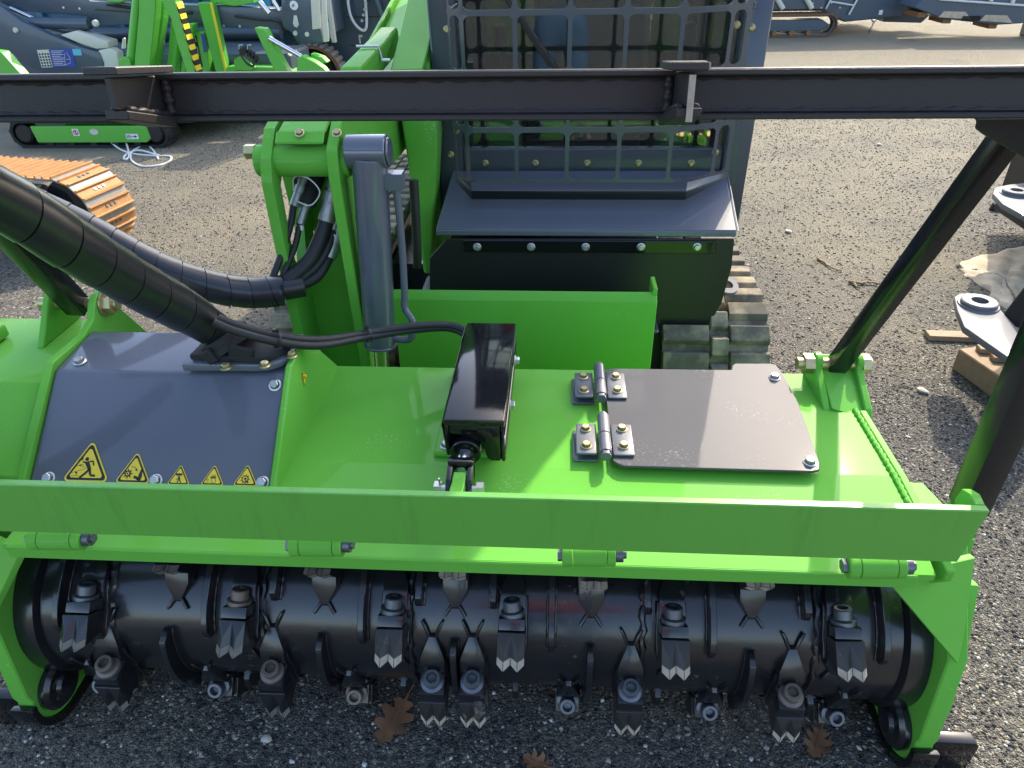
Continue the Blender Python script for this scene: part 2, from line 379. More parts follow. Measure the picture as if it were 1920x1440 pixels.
pb = pebbles(42000, -3.4, 3.4, 2.6, 6.5, .0028, .0075, 'gravel', .3)
pb['label'] = 'loose gravel scattered over the open lot behind the mulcher'

# ------------------------------------------------------------------ sky's far edge: nothing but the open lot; a far wood beyond it

# ------------------------------------------------------------------ MULCHER HEAD
head = thing('mulcher_head', 'green forestry mulcher head with black toothed rotor and black push frame', 'mulcher', (-.18, 1.1, 0))
ZD = .62                                            # deck surface
# deck sheet and hood
dk = MB(); YF, YL, SL = 1.0, .785, (.62-.605)/(1.0-.785)          # the sheet is flat, then folds down towards the flap
flat = [(-.49,YF),(.606,YF),(.606,1.20),(.552,1.336),(-.49,1.336)]; dr = [(-.905,YL),(.585,YL),(.606,YF),(-.905,YF)]
for zo in (0,):
    vs = [(x,y,ZD) for x,y in flat]+[(x,y,ZD-.012) for x,y in flat]
    dk.add(vs, [(0,1,2,3,4),(9,8,7,6,5),(1,2,7,6),(2,3,8,7),(3,4,9,8),(4,0,5,9)])
    vs = [(x,y,ZD-(YF-y)*SL) for x,y in dr]+[(x,y,ZD-.012-(YF-y)*SL) for x,y in dr]
    dk.add(vs, [(0,1,2,3),(7,6,5,4),(0,4,5,1),(1,5,6,2),(3,7,4,0)])
part('deck', dk, M_green, head, ang=12)
h = MB()
h.box(-.94, .56, 1.322, 1.334, .30, ZD-.013)         # rear plate
h.slab([(-.94,1.334,.34),(.56,1.334,.34),(.56,1.43,.12),(-.94,1.43,.12)], .012)
h.box(-.94, .60, 1.0, 1.322, .590, .606)             # inner roof
part('hood', h, M_green, head, bevel=.0015)
part('front_lip', MB().box(-.90, .560, YL-.004, YL+.010, .578, .6045), M_green, head, bevel=.002)
# weld bead along the deck's right edge
pts = [V((.600+.0012*math.sin(k*2.3), .90+.30*k/60, ZD+.002-max(0,YF-.90-.30*k/60)*SL)) for k in range(61)]
part('weld_bead', MB().tube(pts, [.0048+.0007*math.sin(k*1.9)+random.uniform(-.0004,.0004) for k in range(61)], 8), M_green, head)
part('end_plate', MB().prism([(.86,.50),(YL+.012,.58),(YL+.012,.602),(YF,ZD+.002),(1.2,ZD+.002),(1.2,.3),(.97,.44)], 'x', .608, .622), M_green, head, bevel=.002)
# front flap (the wide green bar)
YFL = .742
fa, fb, fc_, fd = at_y(1858,959,YFL), at_y(1795,1055,YFL), at_y(0,996,YFL), at_y(0,908,YFL); zt, zb = fa.z, fb.z
part('front_flap', MB().prism([(fc_.x*1.5,fc_.z-.001),(fb.x,fb.z),(fa.x,fa.z),(fd.x*1.5,fd.z-.001)], 'y', YFL, YFL+.013), M_green2, head, bevel=.0015, label='wide green front flap with dark streaks')
fl = MB().box(-1.20, .50, YFL+.013, YFL+.022, zb+.02, zb+.03)
fl.prism([(YFL+.013,zt-.06),(YFL+.013,zt),(YFL+.03,zt+.004),(YFL+.05,zt-.004),(YFL+.055,zt-.03)], 'x', fa.x-.014, fa.x-.001)
part('flap_stiffener', fl, M_green, head, bevel=.001)
# hinge barrels under the flap
for px0, px1, py in ((60,165,1009),(545,650,1021),(1052,1160,1039),(1585,1700,1061)):
    a = at_y(px0, py, .772); b = at_y(px1, py, .772); z = a.z
    d = (b-a); q = MB()
    for s, e in ((.02,.2),(.21,.79),(.8,.94)): q.cyl(a+d*s, a+d*e, .0185, 20)
    q.box(a.x+d.x*.25, a.x+d.x*.75, .772, .80, z-.012, z-.002)
    hb = part('hinge_barrel', q, M_green, head, bevel=.001)
    part('hinge_bolt', MB().cyl(a-d*.06, a+d*.02, .011, 6), M_darksteel, hb)
    part('hinge_nut', MB().lathe([(0,.0),(.0125,0),(.0125,.011),(.007,.011),(.007,.016),(0,.016)], b-d*.05, d, 12), M_darksteel, hb)

# side plates (right, and mirrored left about x = -0.18)
MX = lambda x: -.36 - x
def circ(cy, cz, r, a0, a1, n=12): return [(cy+r*math.cos(R_(a0+(a1-a0)*k/n)), cz+r*math.sin(R_(a0+(a1-a0)*k/n))) for k in range(n+1)]
prof = [(.955,.530),(.916,.478),(.826,.348),(.801,.142)] + circ(.882,.098,.080,163,270) + [(1.36,.03),(1.36,.28),(1.12,.40),(1.02,.50)]
for mir in (0, 1):
    X = (lambda x: x) if not mir else MX
    def xb(b, x0, x1, *r, **k): b.box(min(X(x0),X(x1)), max(X(x0),X(x1)), *r, **k); return b
    part('side_plate', MB().prism(prof, 'x', X(.700), X(.735)), M_green, head, bevel=.003)
    # gusset closing the hood's front corner
    A, B = V((X(.528),.785,.600)), V((X(.528),.783,.578))
    C_, D_ = V((X(.716),.822,.345)), V((X(.716),.892,.535))
    part('corner_gusset', MB().slab([A,B,C_,V((X(.722),.838,.37)),D_] if not mir else [D_,V((X(.722),.838,.37)),C_,B,A], -.012), M_green, head, bevel=.001)
    # outer stiffening ribs and top ledge
    r = MB()
    r.prism([(.918,.44),(.870,.300),(.846,.19),(.842,.088),(1.3,.088),(1.3,.26),(1.1,.38)], 'x', X(.735), X(.768))
    part('outer_box', r, M_green, head, bevel=.005, seg=2)
    for zz in (.262, .172): part('outer_rib', MB().box(min(X(.768),X(.780)), max(X(.768),X(.780)), .885 if zz > .2 else .872, 1.28, zz-.02, zz+.012), M_green, head, bevel=.003)
    part('outer_rib', MB().prism([(.945,.44),(.958,.515),(1.0,.50),(1.12,.39),(1.12,.37)], 'x', X(.735), X(.755)), M_green, head, bevel=.003)
    le = [at_z(a,b,.53) for a,b in ((1688,903),(1730,905),(1775,952),(1716,958))]
    part('side_ledge', MB().prism([(X(p.x),p.y) for p in le], 'z', .520, .530), M_green, head, bevel=.001)
    # rotor end shield, bearing hub, skid
    ring = MB().lathe([(.187,0),(.187,.040),(.172,.046),(.172,.0),(.187,0)], (X(.699),1.03,.235), (-1 if not mir else 1,0,0), 56)
    part('shield_ring', ring, M_rotor, head)
    part('bearing_cap', MB().lathe([(.054,0),(.054,.012),(.046,.020),(.027,.021),(.023,.029),(0,.03)], (X(.699),.868,.098), (-1 if not mir else 1,0,0), 32), M_rotor, head)
    sk = circ(.882,.098,.096,168,270) + [(1.36,.002),(1.36,.020)] + circ(.882,.098,.081,270,168)
    band = MB().prism(sk, 'x', X(.692), X(.74))
    band.prism([(X(.740),.001),(X(.838),.001),(X(.838),.088),(X(.830),.098),(X(.740),.098)], 'y', .826, .850)
    xb(band, .740, .83, .851, 1.36, .001, .020)
    part('skid_shoe', band, M_black, head, bevel=.005, seg=2)

# rotor
AX = (1.03, .235); RD = .174; XL, XR = MX(.652), .652
rot_o = MB().lathe([(0,XL),(RD,XL),(RD,XR),(0,XR)], (0,AX[0],AX[1]), (1,0,0), 72)
rotor = part('rotor', rot_o, M_rotor, head, ang=50)
W[rotor] = V(W[rotor])
def drum(x, th, r=RD):      # th: degrees above the horizontal, facing the camera side
    a = R_(th); return V((x, AX[0]-r*math.cos(a), AX[1]+r*math.sin(a)))
def drum_frame(th):         # columns: axial, tangential (up at the front), radial
    a = R_(th); rad = V((0,-math.cos(a), math.sin(a))); tan = V((0, math.sin(a), math.cos(a)))
    ax = tan.cross(rad); return Matrix((ax, tan, rad)).transposed()
def loft(b, secs, mi=0):    # sections (t, halfwidth, r_low, r_high) in the tooth frame
    vs = []; fs = []
    for t, hw, lo, hi in secs: vs += [(-hw,t,lo),(hw,t,lo),(hw,t,hi),(-hw,t,hi)]
    n = len(secs); fs += [(3,2,1,0)]; fs += [(4*i+k, 4*i+(k+1)%4, 4*i+4+(k+1)%4, 4*i+4+k) for i in range(n-1) for k in range(4)]
    fs += [(4*n-4,4*n-3,4*n-2,4*n-1)]; return b.add(vs, fs, mi)
hold = MB()
loft(hold, [(-.086,.006,-.05,-.016),(-.060,.0235,-.04,.008),(-.045,.0235,-.03,.022),(.0,.0235,-.03,.030),(.0005,.0235,-.03,.056),(.020,.0235,-.03,.053),(.0205,.0235,-.03,.014),(.046,.0235,-.03,.016),(.066,.0235,-.03,.007),(.100,.0070,-.05,-.022)])
for sx in (-1, 1):          # weld whiskers at the points
    hold.tube([(sx*.006,.097,-.024),(sx*.013,.112,-.034),(sx*.020,.124,-.042)], [.0035,.004,.003], 6)
    hold.tube([(sx*.005,-.078,-.015),(sx*.013,-.090,-.021),(sx*.020,-.100,-.027)], [.0035,.004,.003], 6)
    hold.tube([(sx*.024,-.05+.02*k,.001+.002*math.sin(k*2)) for k in range(6)], [.005,.004,.0055,.004,.005,.004], 6)
ME_hold, _ = hold.build_mesh('tooth_holder', M_rotor, bevel=.0018, seg=2, origin=V((0,0,0)))
tb = MB()                    # cutting tooth: outer face with two ground flats running to a W edge at the leading end
w_ = .0255
top = [(-w_,-.002,.060),(-w_/2,-.002,.060),(0,-.002,.060),(w_/2,-.002,.060),(w_,-.002,.060)]
mid = [(-w_/2,-.032,.0725),(w_/2,-.032,.0725)]
r1 = [(-w_,-.045,.0645),(-w_/2,-.050,.0765),(0,-.045,.0655),(w_/2,-.050,.0765),(w_,-.045,.0645)]
r2 = [(-w_,-.058,.067),(-w_/2,-.067,.0800),(0,-.058,.068),(w_/2,-.067,.0800),(w_,-.058,.067)]
r3 = [(-w_,-.055,.052),(-w_/2,-.061,.054),(0,-.055,.052),(w_/2,-.061,.054),(w_,-.055,.052)]
r4 = [(-w_,-.045,.020),(w_,-.045,.020)]; bk = [(-w_,-.002,.020),(w_,-.002,.020)]
vs = top+mid+r1+r2+r3+r4+bk; T, Md, A1, A2, A3, A4, BK = 0, 5, 7, 12, 17, 22, 24
fs = [(0,1,Md),(1,2,Md),(2,3,Md+1),(3,4,Md+1),(0,Md,A1+1,A1),(Md,2,A1+2,A1+1),(2,Md+1,A1+3,A1+2),(Md+1,4,A1+4,A1+3)]
tb.add(vs, fs + [(A3,A3+1,A3+2,A3+3,A3+4,A4+1,A4),(BK,BK+1,4,3,2,1,0),(BK,0,A1,A2,A3,A4),(BK+1,A4+1,A3+4,A2+4,A1+4,4),(BK,A4,A4+1,BK+1)], 0)
tb.add(vs, [(A1+k,A1+k+1,A2+k+1,A2+k) for k in range(4)] + [(A2+k,A2+k+1,A3+k+1,A3+k) for k in range(4)], 1)
M_toothtip = mat('tooth_tip_worn', (.17,.15,.125), .6, metal=.2, var=.6, vscale=70, dust=(.42,.35,.27), dust_amt=.2, dust_scale=60, bump=.3, bscale=200)
ME_tooth, _ = tb.build_mesh('tooth', [M_rotor, M_toothtip], bevel=.0008, origin=V((0,0,0)), ang=18)
tb2 = MB(); tb2.v, tb2.f = list(tb.v), list(tb.f); tb2.m = list(tb.m)
ME_tooth_w, _ = tb2.build_mesh('tooth', [mat('tooth_scuffed', (.03,.028,.028), .45, metal=.2, dust=(.4,.34,.27), dust_amt=.3, dust_scale=30, var=.3), mat('tooth_tip_dusty', (.42,.35,.27), .8, var=.4, vscale=70, dust=(.1,.09,.08), dust_amt=.2, dust_scale=60, bump=.3, bscale=200)], bevel=.0008, origin=V((0,0,0)), ang=18)
bl = MB()                    # socket-head screw, axis along +t
bl.lathe([(0,-.012),(.0165,-.012),(.0165,.019),(.0150,.021),(.0098,.021)], (0,0,0), (0,1,0), 28)
bl.lathe([(.0098,.021),(.0090,.011),(0,.010)], (0,0,0), (0,1,0), 6)
bl.lathe([(.0225,-.010),(.0225,.0),(.016,.003)], (0,0,0), (0,1,0), 24)
ME_sbolt, _ = bl.build_mesh('tooth_bolt', M_darksteel, origin=V((0,0,0)))
blr = MB(); blr.v, blr.f, blr.m = list(bl.v), list(bl.f), list(bl.m)
ME_sboltr, _ = blr.build_mesh('tooth_bolt', mat('rusting_bolt', (.16,.13,.11), .5, metal=.5, var=.3, vscale=60, dust=(.35,.16,.04), dust_amt=.22, dust_scale=30), origin=V((0,0,0)))
def add_tooth(x, th, worn, rusty):
    Fm = drum_frame(th)
    place('tooth_holder', ME_hold, drum(x, th), rotor, Fm)
    place('tooth', ME_tooth_w if worn else ME_tooth, drum(x, th), rotor, Fm @ Matrix.Rotation(R_(random.uniform(-2,2)), 3, 'Z'))
    tilt = Matrix.Rotation(R_(8), 3, 'X') @ Matrix.Rotation(R_(random.uniform(-8, 8)), 3, 'Z')
    place('tooth_bolt', ME_sboltr if rusty else ME_sbolt, drum(x, th) + Fm @ V((0,.030,.031)), rotor, Fm @ tilt)
def drum_x(px, py, r):      # where the sight line of a photo point meets the cylinder of radius r
    d = _ray(px, py); o = CAM_POS - V((0,AX[0],AX[1])); a = d.y**2+d.z**2; bq = o.y*d.y+o.z*d.z; c = o.y**2+o.z**2-r*r
    D = max(0, bq*bq-a*c); t = (-bq-math.sqrt(D))/a; return (CAM_POS+d*t).x
rows = [(69, 1080, (325,605,853,1110,1412), ()), (35, 1190, (160,447,735,960,1263,1583), (447,)),
        (-9, 1290, (247,525,812,886,1182,1488), (247,525,1488)), (-50, 1325, (165,388,658,1065,1345,1603), (658,))]
for th, py, xs, rust in rows:
    for px in xs:
        add_tooth(drum_x(px, py, RD+.035), th + random.uniform(-1.5,1.5), px > 700, px in rust)
for th in (108, 145, 180, 215):                 # far side of the rotor
    for k in range(5): add_tooth(-.88+.3*k+random.uniform(-.04,.04), th, False, False)
# depth-limiting fins: curved plates between the teeth
def fin(x, a0, a1, hgt=.030, t=.012):
    n = 14; poly = []
    for k in range(n+1):
        a = a0+(a1-a0)*k/n; e = min(1, min(k, n-k)/1.2 + .45); poly.append((a, RD+hgt*e))
    out = [(AX[0]-r*math.cos(R_(a)), AX[1]+r*math.sin(R_(a))) for a, r in poly]
    inn = [(AX[0]-(RD-.01)*math.cos(R_(a)), AX[1]+(RD-.01)*math.sin(R_(a))) for a, r in poly][::-1]
    b = MB().prism(out+inn, 'x', x-t/2, x+t/2)
    for sx in (-1,1):
        b.tube([(x+sx*t*.6, AX[0]-RD*math.cos(R_(a0+(a1-a0)*k/30)), AX[1]+RD*math.sin(R_(a0+(a1-a0)*k/30))) for k in range(31)], [.0035+.001*math.sin(k*2.1+x) for k in range(31)], 6)
    part('rotor_fin', b, M_rotor, rotor, bevel=.001)
for px in (110,388,512,680,785,925,1035,1214,1335,1512,1655): fin(drum_x(px,1120,RD+.02), 18 if px not in (512,785,925,1214,1512) else 42, 105)
for px in (312,600,850,1107,1412): fin(drum_x(px,1220,RD+.02), -48, 22)
for px in (200,455,748,963,1247,1558,1630): fin(drum_x(px,1290,RD+.02), -100, -36)
for px in (208,493,770,1205,1530): 
    x = drum_x(px,1150,RD); q = MB(); n = 90
    q.tube([(x+.002*math.sin(k*1.7), AX[0]-RD*math.cos(2*math.pi*k/n), AX[1]+RD*math.sin(2*math.pi*k/n)) for k in range(n+1)], [.0065+.002*math.sin(k*2.3+x*50)+random.uniform(-.001,.001) for k in range(n+1)], 7, cap=False)
    part('weld_seam', q, M_rotor, rotor)

# ------------------------------------------------------------------ motor housing on the left of the deck
HX0, HX1 = -.942, -.497
hp = [(.895,.598),(.915,.615),(1.083,.758),(1.215,.770),(1.315,.615)]
part('motor_cover', MB().prism(hp, 'x', HX0, HX1), M_gray, head, bevel=.006, seg=3, label='slate motor cover with warning triangles')
chk = [(.86,.595),(.915,.630),(1.086,.774),(1.150,.780),(1.225,.735),(1.325,.630),(1.325,.60)]
part('cheek_plate', MB().prism(chk, 'x', HX1+.001, HX1+.013), M_green, head, bevel=.003)
cl = [(.905,.56),(.918,.632),(1.088,.772),(1.19,.772),(1.235,.785),(1.252,.808),(1.268,.822),(1.290,.824),(1.308,.810),(1.318,.78),(1.40,.66),(1.40,.5)]
part('cheek_plate', MB().prism(cl, 'x', HX0-.018, HX0-.002), M_green, head, bevel=.003)
part('end_housing', MB().prism([(.905,.50),(.925,.63),(1.075,.735),(1.33,.735),(1.38,.5)], 'x', -1.30, HX0-.019), M_green, head, bevel=.003, seg=2)
part('bracket_ear', MB().prism([(1.20,.735),(1.255,.80),(1.272,.82),(1.295,.822),(1.312,.805),(1.345,.735)], 'x', -1.062, -1.048), M_green, head, bevel=.002)
part('end_stop', MB().box(-1.19,-1.15,1.19,1.25,.737,.765), M_green, head, bevel=.006, seg=2)
# port flange on the cover's top
fr = []
for k in range(13): a = R_(90-180*k/12); fr.append((-.545+.055*math.cos(a), 1.135+.060*math.sin(a)))
fl2 = [(-.685,1.072),(-.685,1.193)] + fr
part('port_flange', MB().prism(fl2, 'z', .766, .782), M_gray, head, bevel=.004, seg=2)
part('port_boot', MB().prism([(-.672,1.085),(-.665,1.185)]+[(x*.9-.058,y*.94+.066) for x,y in fr], 'z', .783, .795), M_rubberblk, head, bevel=.002)
part('boot_sleeve', MB().tube(smooth_path([(-.605,1.125,.787),(-.614,1.128,.80),(-.622,1.13,.815)],6), [.05]*6+[.047]*6+[.044], 24), M_rubberblk, head, bevel=.002)
part('boot_clamp', MB().obox((-.572,1.085,.800),(.045,.010,.026),Matrix.Rotation(R_(15),3,'Y')), M_rubberblk, head, bevel=.002)
part('boot_clamp', MB().obox((-.628,1.078,.797),(.020,.016,.026),Matrix.Rotation(R_(-30),3,'Y')), M_rubberblk, head, bevel=.002)
# bolts of the housing
nf = V((0,-(.758-.615),(1.083-.915))).normalized(); PF = V((0,.915,.615)) + nf*.0005
for px, py in ((92,897),(293,901),(493,905),(516,722)): bolt(head, at_pl(px,py,PF,nf), nf)
nt = V((0,-.12,1)).normalized(); PT = V((0,1.083,.7585))
bolt(head, at_pl(150,679,PT,nt), nt)
for px, py in ((424,690),(497,686)): p_ = at_z(px,py,.782); bolt(head, p_, (0,0,1), ME_ybolt)
bolt(head, at_z(548,668,.782), (0,0,1), ME_ybolt)

# warning triangles
U_ = V((1,0,0)); VV = V((0,1.083-.915,.758-.615)).normalized()
def tri_round(w, r, sc=1.0, n=5):
    hgt = w*math.sqrt(3)/2; c = [(-w/2,0),(w/2,0),(0,hgt)]; g = (0,hgt/3); out = []
    for i,(x,y) in enumerate(c):
        dx, dy = x-g[0], y-g[1]; l = math.hypot(dx,dy); cx, cy = g[0]+dx*(1-2*r/l), g[1]+dy*(1-2*r/l)
        a0 = math.atan2(dy,dx)
        for k in range(n+1):
            a = a0 + R_(-60+120*k/n); out.append((g[0]+(cx+r*math.cos(a)-g[0])*sc, g[1]+(cy+r*math.sin(a)-g[1])*sc))
    return out
def blob(x, y, r, n=14): return [(x+r*math.cos(2*math.pi*k/n), y+r*math.sin(2*math.pi*k/n)) for k in range(n)]
def limb(x0,y0,x1,y1,w0,w1=None):
    w1 = w1 or w0; dx,dy = x1-x0,y1-y0; l = math.hypot(dx,dy); nx,ny = -dy/l/2,dx/l/2
    return [(x0+nx*w0,y0+ny*w0),(x0-nx*w0,y0-ny*w0),(x1-nx*w1,y1-ny*w1),(x1+nx*w1,y1+ny*w1)]
def star(x,y,r0,r1,n,ph=0): return [(x+(r0 if k%2 else r1)*math.cos(ph+math.pi*k/n), y+(r0 if k%2 else r1)*math.sin(ph+math.pi*k/n)) for k in range(2*n)]
PICT = {
 'flying': [blob(-.04,.46,.04), limb(-.03,.40,.06,.24,.09,.07), limb(-.03,.39,-.12,.40,.03), limb(.02,.41,.10,.42,.03), limb(.10,.42,.13,.33,.03),
            limb(.06,.26,-.02,.17,.05), limb(-.02,.17,-.13,.07,.045), limb(.06,.25,.09,.14,.05), limb(.09,.13,.20,.12,.045), blob(-.14,.47,.022,8),
            limb(-.22,.44,-.13,.44,.012), [(-.23,.44),(-.18,.465),(-.18,.415)], limb(-.2,.33,-.05,.29,.008), [(-.19,.335),(-.14,.35),(-.145,.305)],
            limb(-.30,.29,-.10,.35,.007), limb(-.32,.17,-.02,.27,.007), limb(-.33,.11,-.14,.11,.007), [(-.25,.19),(-.19,.19),(-.21,.13)]],
 'cutter': [star(-.16,.25,.075,.15,8), limb(.02,.17,.18,.12,.07), [(.10,.09),(.22,.06),(.24,.16),(.14,.17)], [(.14,.18),(.25,.15),(.235,.36),(.20,.40)],
            limb(-.10,.44,.0,.43,.014), limb(.0,.43,.08,.36,.014), [(.06,.40),(.11,.33),(.03,.34)]],
 'crush': [[(-.15,.38),(.13,.38),(.13,.47),(-.15,.47)], blob(-.0,.33,.04,10), limb(.0,.29,.04,.2,.09,.08), limb(-.02,.28,-.1,.2,.03), limb(.03,.2,-.04,.12,.04), limb(-.04,.12,-.03,.04,.035), limb(.05,.2,.1,.12,.04), limb(.1,.12,.13,.05,.035)],
 'goggles': [[(-.11,.30),(.14,.30),(.12,.36),(-.09,.36)], [(-.08,.27),(.14,.27),(.14,.285),(-.08,.285)], limb(.13,.28,.14,.10,.018), limb(-.03,.27,-.05,.20,.016), limb(-.05,.2,-.02,.1,.016),
             limb(-.02,.1,.12,.1,.014), limb(.10,.42,.14,.36,.016), limb(-.04,.40,.10,.42,.016), limb(-.28,.2,-.15,.26,.01), limb(-.28,.14,-.14,.22,.01), limb(-.24,.08,-.13,.16,.01), [(-.27,.24),(-.2,.27),(-.22,.21)]],
 'noise': [star(-.02,.26,.12,.20,9)],
 'shock': [limb(-.02,.48,-.09,.28,.05), limb(-.09,.30,.07,.29,.04), limb(.07,.29,-.02,.12,.04), [(-.05,.17),(.03,.14),(-.03,.06)]],
}
def decal(name, P0, u, v, wd, pict, parent, label):
    u, v = V(u).normalized(), V(v).normalized(); n = u.cross(v)
    if n.z < 0 and n.y > 0: n = -n
    b = MB()
    def flat(poly, hgt, mi):
        b.slab_pts = [P0 + u*x + v*y + n*hgt for x, y in poly]; k = len(poly)
        b.add(b.slab_pts, [tuple(range(k))], mi)
    flat(tri_round(wd, wd*.07), .0008, 0)
    b.slab(([P0+u*x+v*y+n*.0001 for x,y in tri_round(wd, wd*.07)]), .0006, 0)
    for a_, c_, hgt in ((.90,1,.0012),(.74,0,.0016)): flat(tri_round(wd, wd*.06, a_), hgt, c_)
    for poly in PICT[pict]: flat([(x*wd*.98, y*wd) for x,y in poly], .0020, 1)
    if pict == 'noise': flat(blob(-.02*wd,.26*wd,.1*wd), .0024, 0); flat([(x*wd,y*wd) for x,y in blob(-.01,.27,.05)], .0028, 1); flat([(x*wd,y*wd) for x,y in limb(-.01,.22,.12,.10,.03)], .0028, 1)
    if pict == 'cutter': flat(blob(-.16*wd,.25*wd,.05*wd), .0024, 0); flat(blob(-.16*wd,.25*wd,.025*wd), .0028, 1)
    me, o = b.build_mesh(name, [M_yellow, M_decalblack], weld=1e-7)
    for p_ in me.polygons: p_.use_smooth = False
    return place(name, me, o, parent, None, label)
for xa, xb_, yb, pict, lab in ((115,204,904,'flying','largest yellow triangle with a struck running man'),(214,282,907,'cutter','yellow triangle with toothed wheel and boot'),
        (312,356,910,'crush','small yellow triangle with a block over a person'),(375,420,911,'goggles','small yellow triangle with a goggled head'),(436,483,912,'noise','small yellow triangle with a jagged burst')):
    a = at_pl(xa,yb,PF,nf); b = at_pl(xb_,yb,PF,nf)
    decal('warning_decal', (a+b)/2+VV*.001, U_, VV, (b-a).length, pict, head, lab)
decal('warning_decal', at_x(573,713,HX1+.0135), V((0,1,.45)), V((0,-.45,1)), .034, 'shock', head, 'small yellow triangle on the green cheek plate')
decal('warning_decal', V((-1.115,1.10,.7365)), (1,0,0), (0,1,0), .055, 'flying', head, 'yellow triangle lying on the left end housing')

# ------------------------------------------------------------------ flap actuator
bx = MB().box(-.187,-.083,.965,1.315,.735,.747).box(-.187,-.179,.965,1.315,.668,.735).box(-.091,-.083,.965,1.315,.658,.735)
bx.prism([(-.179,.735),(-.179,.716),(-.152,.712),(-.130,.70),(-.120,.682),(-.116,.664),(-.108,.658),(-.091,.658),(-.091,.735)], 'y', .966, .974)
bx.box(-.179,-.091,1.305,1.315,.65,.735)
act = part('actuator_cover', bx, M_black, head, bevel=.004, seg=2, label='gloss black actuator box')
part('actuator_base', MB().prism([(-.222,1.02),(-.100,1.02),(-.095,1.03),(-.095,1.31),(-.222,1.31)], 'z', ZD, ZD+.012), M_green, head, bevel=.003)
part('actuator_barrel', MB().cyl((-.152,1.30,.690),(-.152,.985,.682),.031,28).cyl((-.152,.985,.682),(-.152,.957,.681),.027,28), M_black, head, bevel=.002)
part('actuator_rod', MB().cyl((-.152,.957,.681),(-.155,.915,.672),.0135,20), M_chrome, head)
cv = MB()
for sx in (-1,1): cv.prism([(.935,.695),(.928,.655),(.892,.643),(.872,.645),(.868,.665),(.884,.682)], 'x', -.155+sx*.017-.005, -.155+sx*.017+.005)
cv.box(-.177,-.133,.915,.930,.655,.697)
part('clevis', cv, M_black, head, bevel=.003, seg=2)
part('clevis_pin', MB().cyl((-.188,.884,.663),(-.122,.884,.663),.0085,14).cyl((-.196,.884,.663),(-.184,.884,.663),.014,6).cyl((-.126,.884,.663),(-.114,.884,.663),.014,6).cyl((-.186,.884,.665),(-.186,.880,.690),.002,6), M_steel, head)
part('flap_lug', MB().prism([(.905,.685),(.88,.683),(.762,.712),(.756,.67),(.86,.648),(.895,.65)], 'x', -.166, -.144), M_green, head, bevel=.002)
bolt(head, V((-.200,1.04,ZD+.012))); bolt(head, V((-.110,1.035,ZD+.012)))
for x, s in ((-.187,-1),(-.083,1)):
    for y in (1.08, 1.24): bolt(head, V((x,y,.70)), (s,0,0))

# ------------------------------------------------------------------ inspection cover and hinges
cp = [(.107,1.005),(.115,.995),(.126,.989),(.452,.987),(.466,.992),(.472,1.008),(.486,1.20),(.484,1.300),(.478,1.343),(.470,1.349),(.392,1.347),(.384,1.338),(.379,1.320),(.125,1.318),(.110,1.312),(.104,1.298)]
part('inspection_cover', MB().prism(cp, 'z', ZD+.0115, ZD+.017), M_graycover, head, bevel=.001, label='flat grey inspection cover on the deck')
for px, py in ((1518,868),(1452,709)): bolt(head, at_z(px,py,ZD+.017))
for yc in (1.250, 1.066):
    L0 = MB().prism([(.042,yc-.050),(.080,yc-.050),(.080,yc+.042),(.042,yc+.042)], 'z', ZD+.016, ZD+.022)
    L0.prism([(.036,yc-.050),(.082,yc-.050),(.082,yc+.042),(.036,yc+.042)], 'z', ZD+.0005, ZD+.006)
    hinge = part('hinge', L0, M_gray, head, bevel=.003, seg=2)
    part('hinge_leaf', MB().prism([(.108,yc-.054),(.147,yc-.054),(.147,yc+.040),(.108,yc+.040)], 'z', ZD+.0175, ZD+.0235), M_gray, hinge, bevel=.003, seg=2)
    part('hinge_pin', MB().cyl((.094,yc-.058,ZD+.028),(.094,yc-.006,ZD+.028),.0115,20).cyl((.094,yc-.004,ZD+.028),(.094,yc+.056,ZD+.028),.0115,20).cyl((.094,yc-.068,ZD+.028),(.094,yc-.058,ZD+.028),.0105,6).cyl((.094,yc+.056,ZD+.028),(.094,yc+.066,ZD+.028),.007,10), M_gray, hinge, bevel=.0008)
    for x in (.060, .128):
        for y in (yc-.030, yc+.022): bolt(hinge, V((x,y,ZD+(.022 if x<.1 else .0235))), me=ME_ybolt)

# ------------------------------------------------------------------ rear right bracket and push frame
ear = [(1.185,.50),(1.185,.60),(1.20,.624),(1.262,.655),(1.285,.668)] + circ(1.302,.668,.024,150,-20,8) + [(1.345,.618),(1.345,.50)]
part('bracket_ear', MB().prism(ear, 'x', .538, .552), M_green, head, bevel=.002)
part('bracket_ear', MB().prism(ear, 'x', .620, .634), M_green, head, bevel=.002)
part('bracket_web', MB().slab([(.552,1.20,.62),(.620,1.19,.60),(.620,1.335,.665),(.552,1.335,.665)], .008).box(.552,.62,1.335,1.345,.55,.665), M_green, head, bevel=.001)
part('bracket_bolt', MB().cyl((.505,1.302,.667),(.655,1.302,.667),.0125,16).cyl((.518,1.302,.667),(.538,1.302,.667),.021,6).cyl((.634,1.302,.667),(.650,1.302,.667),.021,6), M_yzinc, head)
part('bracket_bolt', MB().cyl((-1.085,1.285,.796),(-.915,1.285,.796),.0125,16).cyl((-.940,1.285,.796),(-.922,1.285,.796),.022,6).cyl((-.942,1.285,.796),(-.939,1.285,.796),.027,20), M_yzinc, head)
ZB0, ZB1 = 1.240, 1.298
PIV = (.94, (ZB0+ZB1)/2)
def tilt_up(b, deg=8):
    a = R_(deg); c, s_ = math.cos(a), math.sin(a)
    b.v = [V((p.x, PIV[0]+(p.y-PIV[0])*c+(p.z-PIV[1])*s_, PIV[1]-(p.y-PIV[0])*s_+(p.z-PIV[1])*c)) for p in b.v]; return b
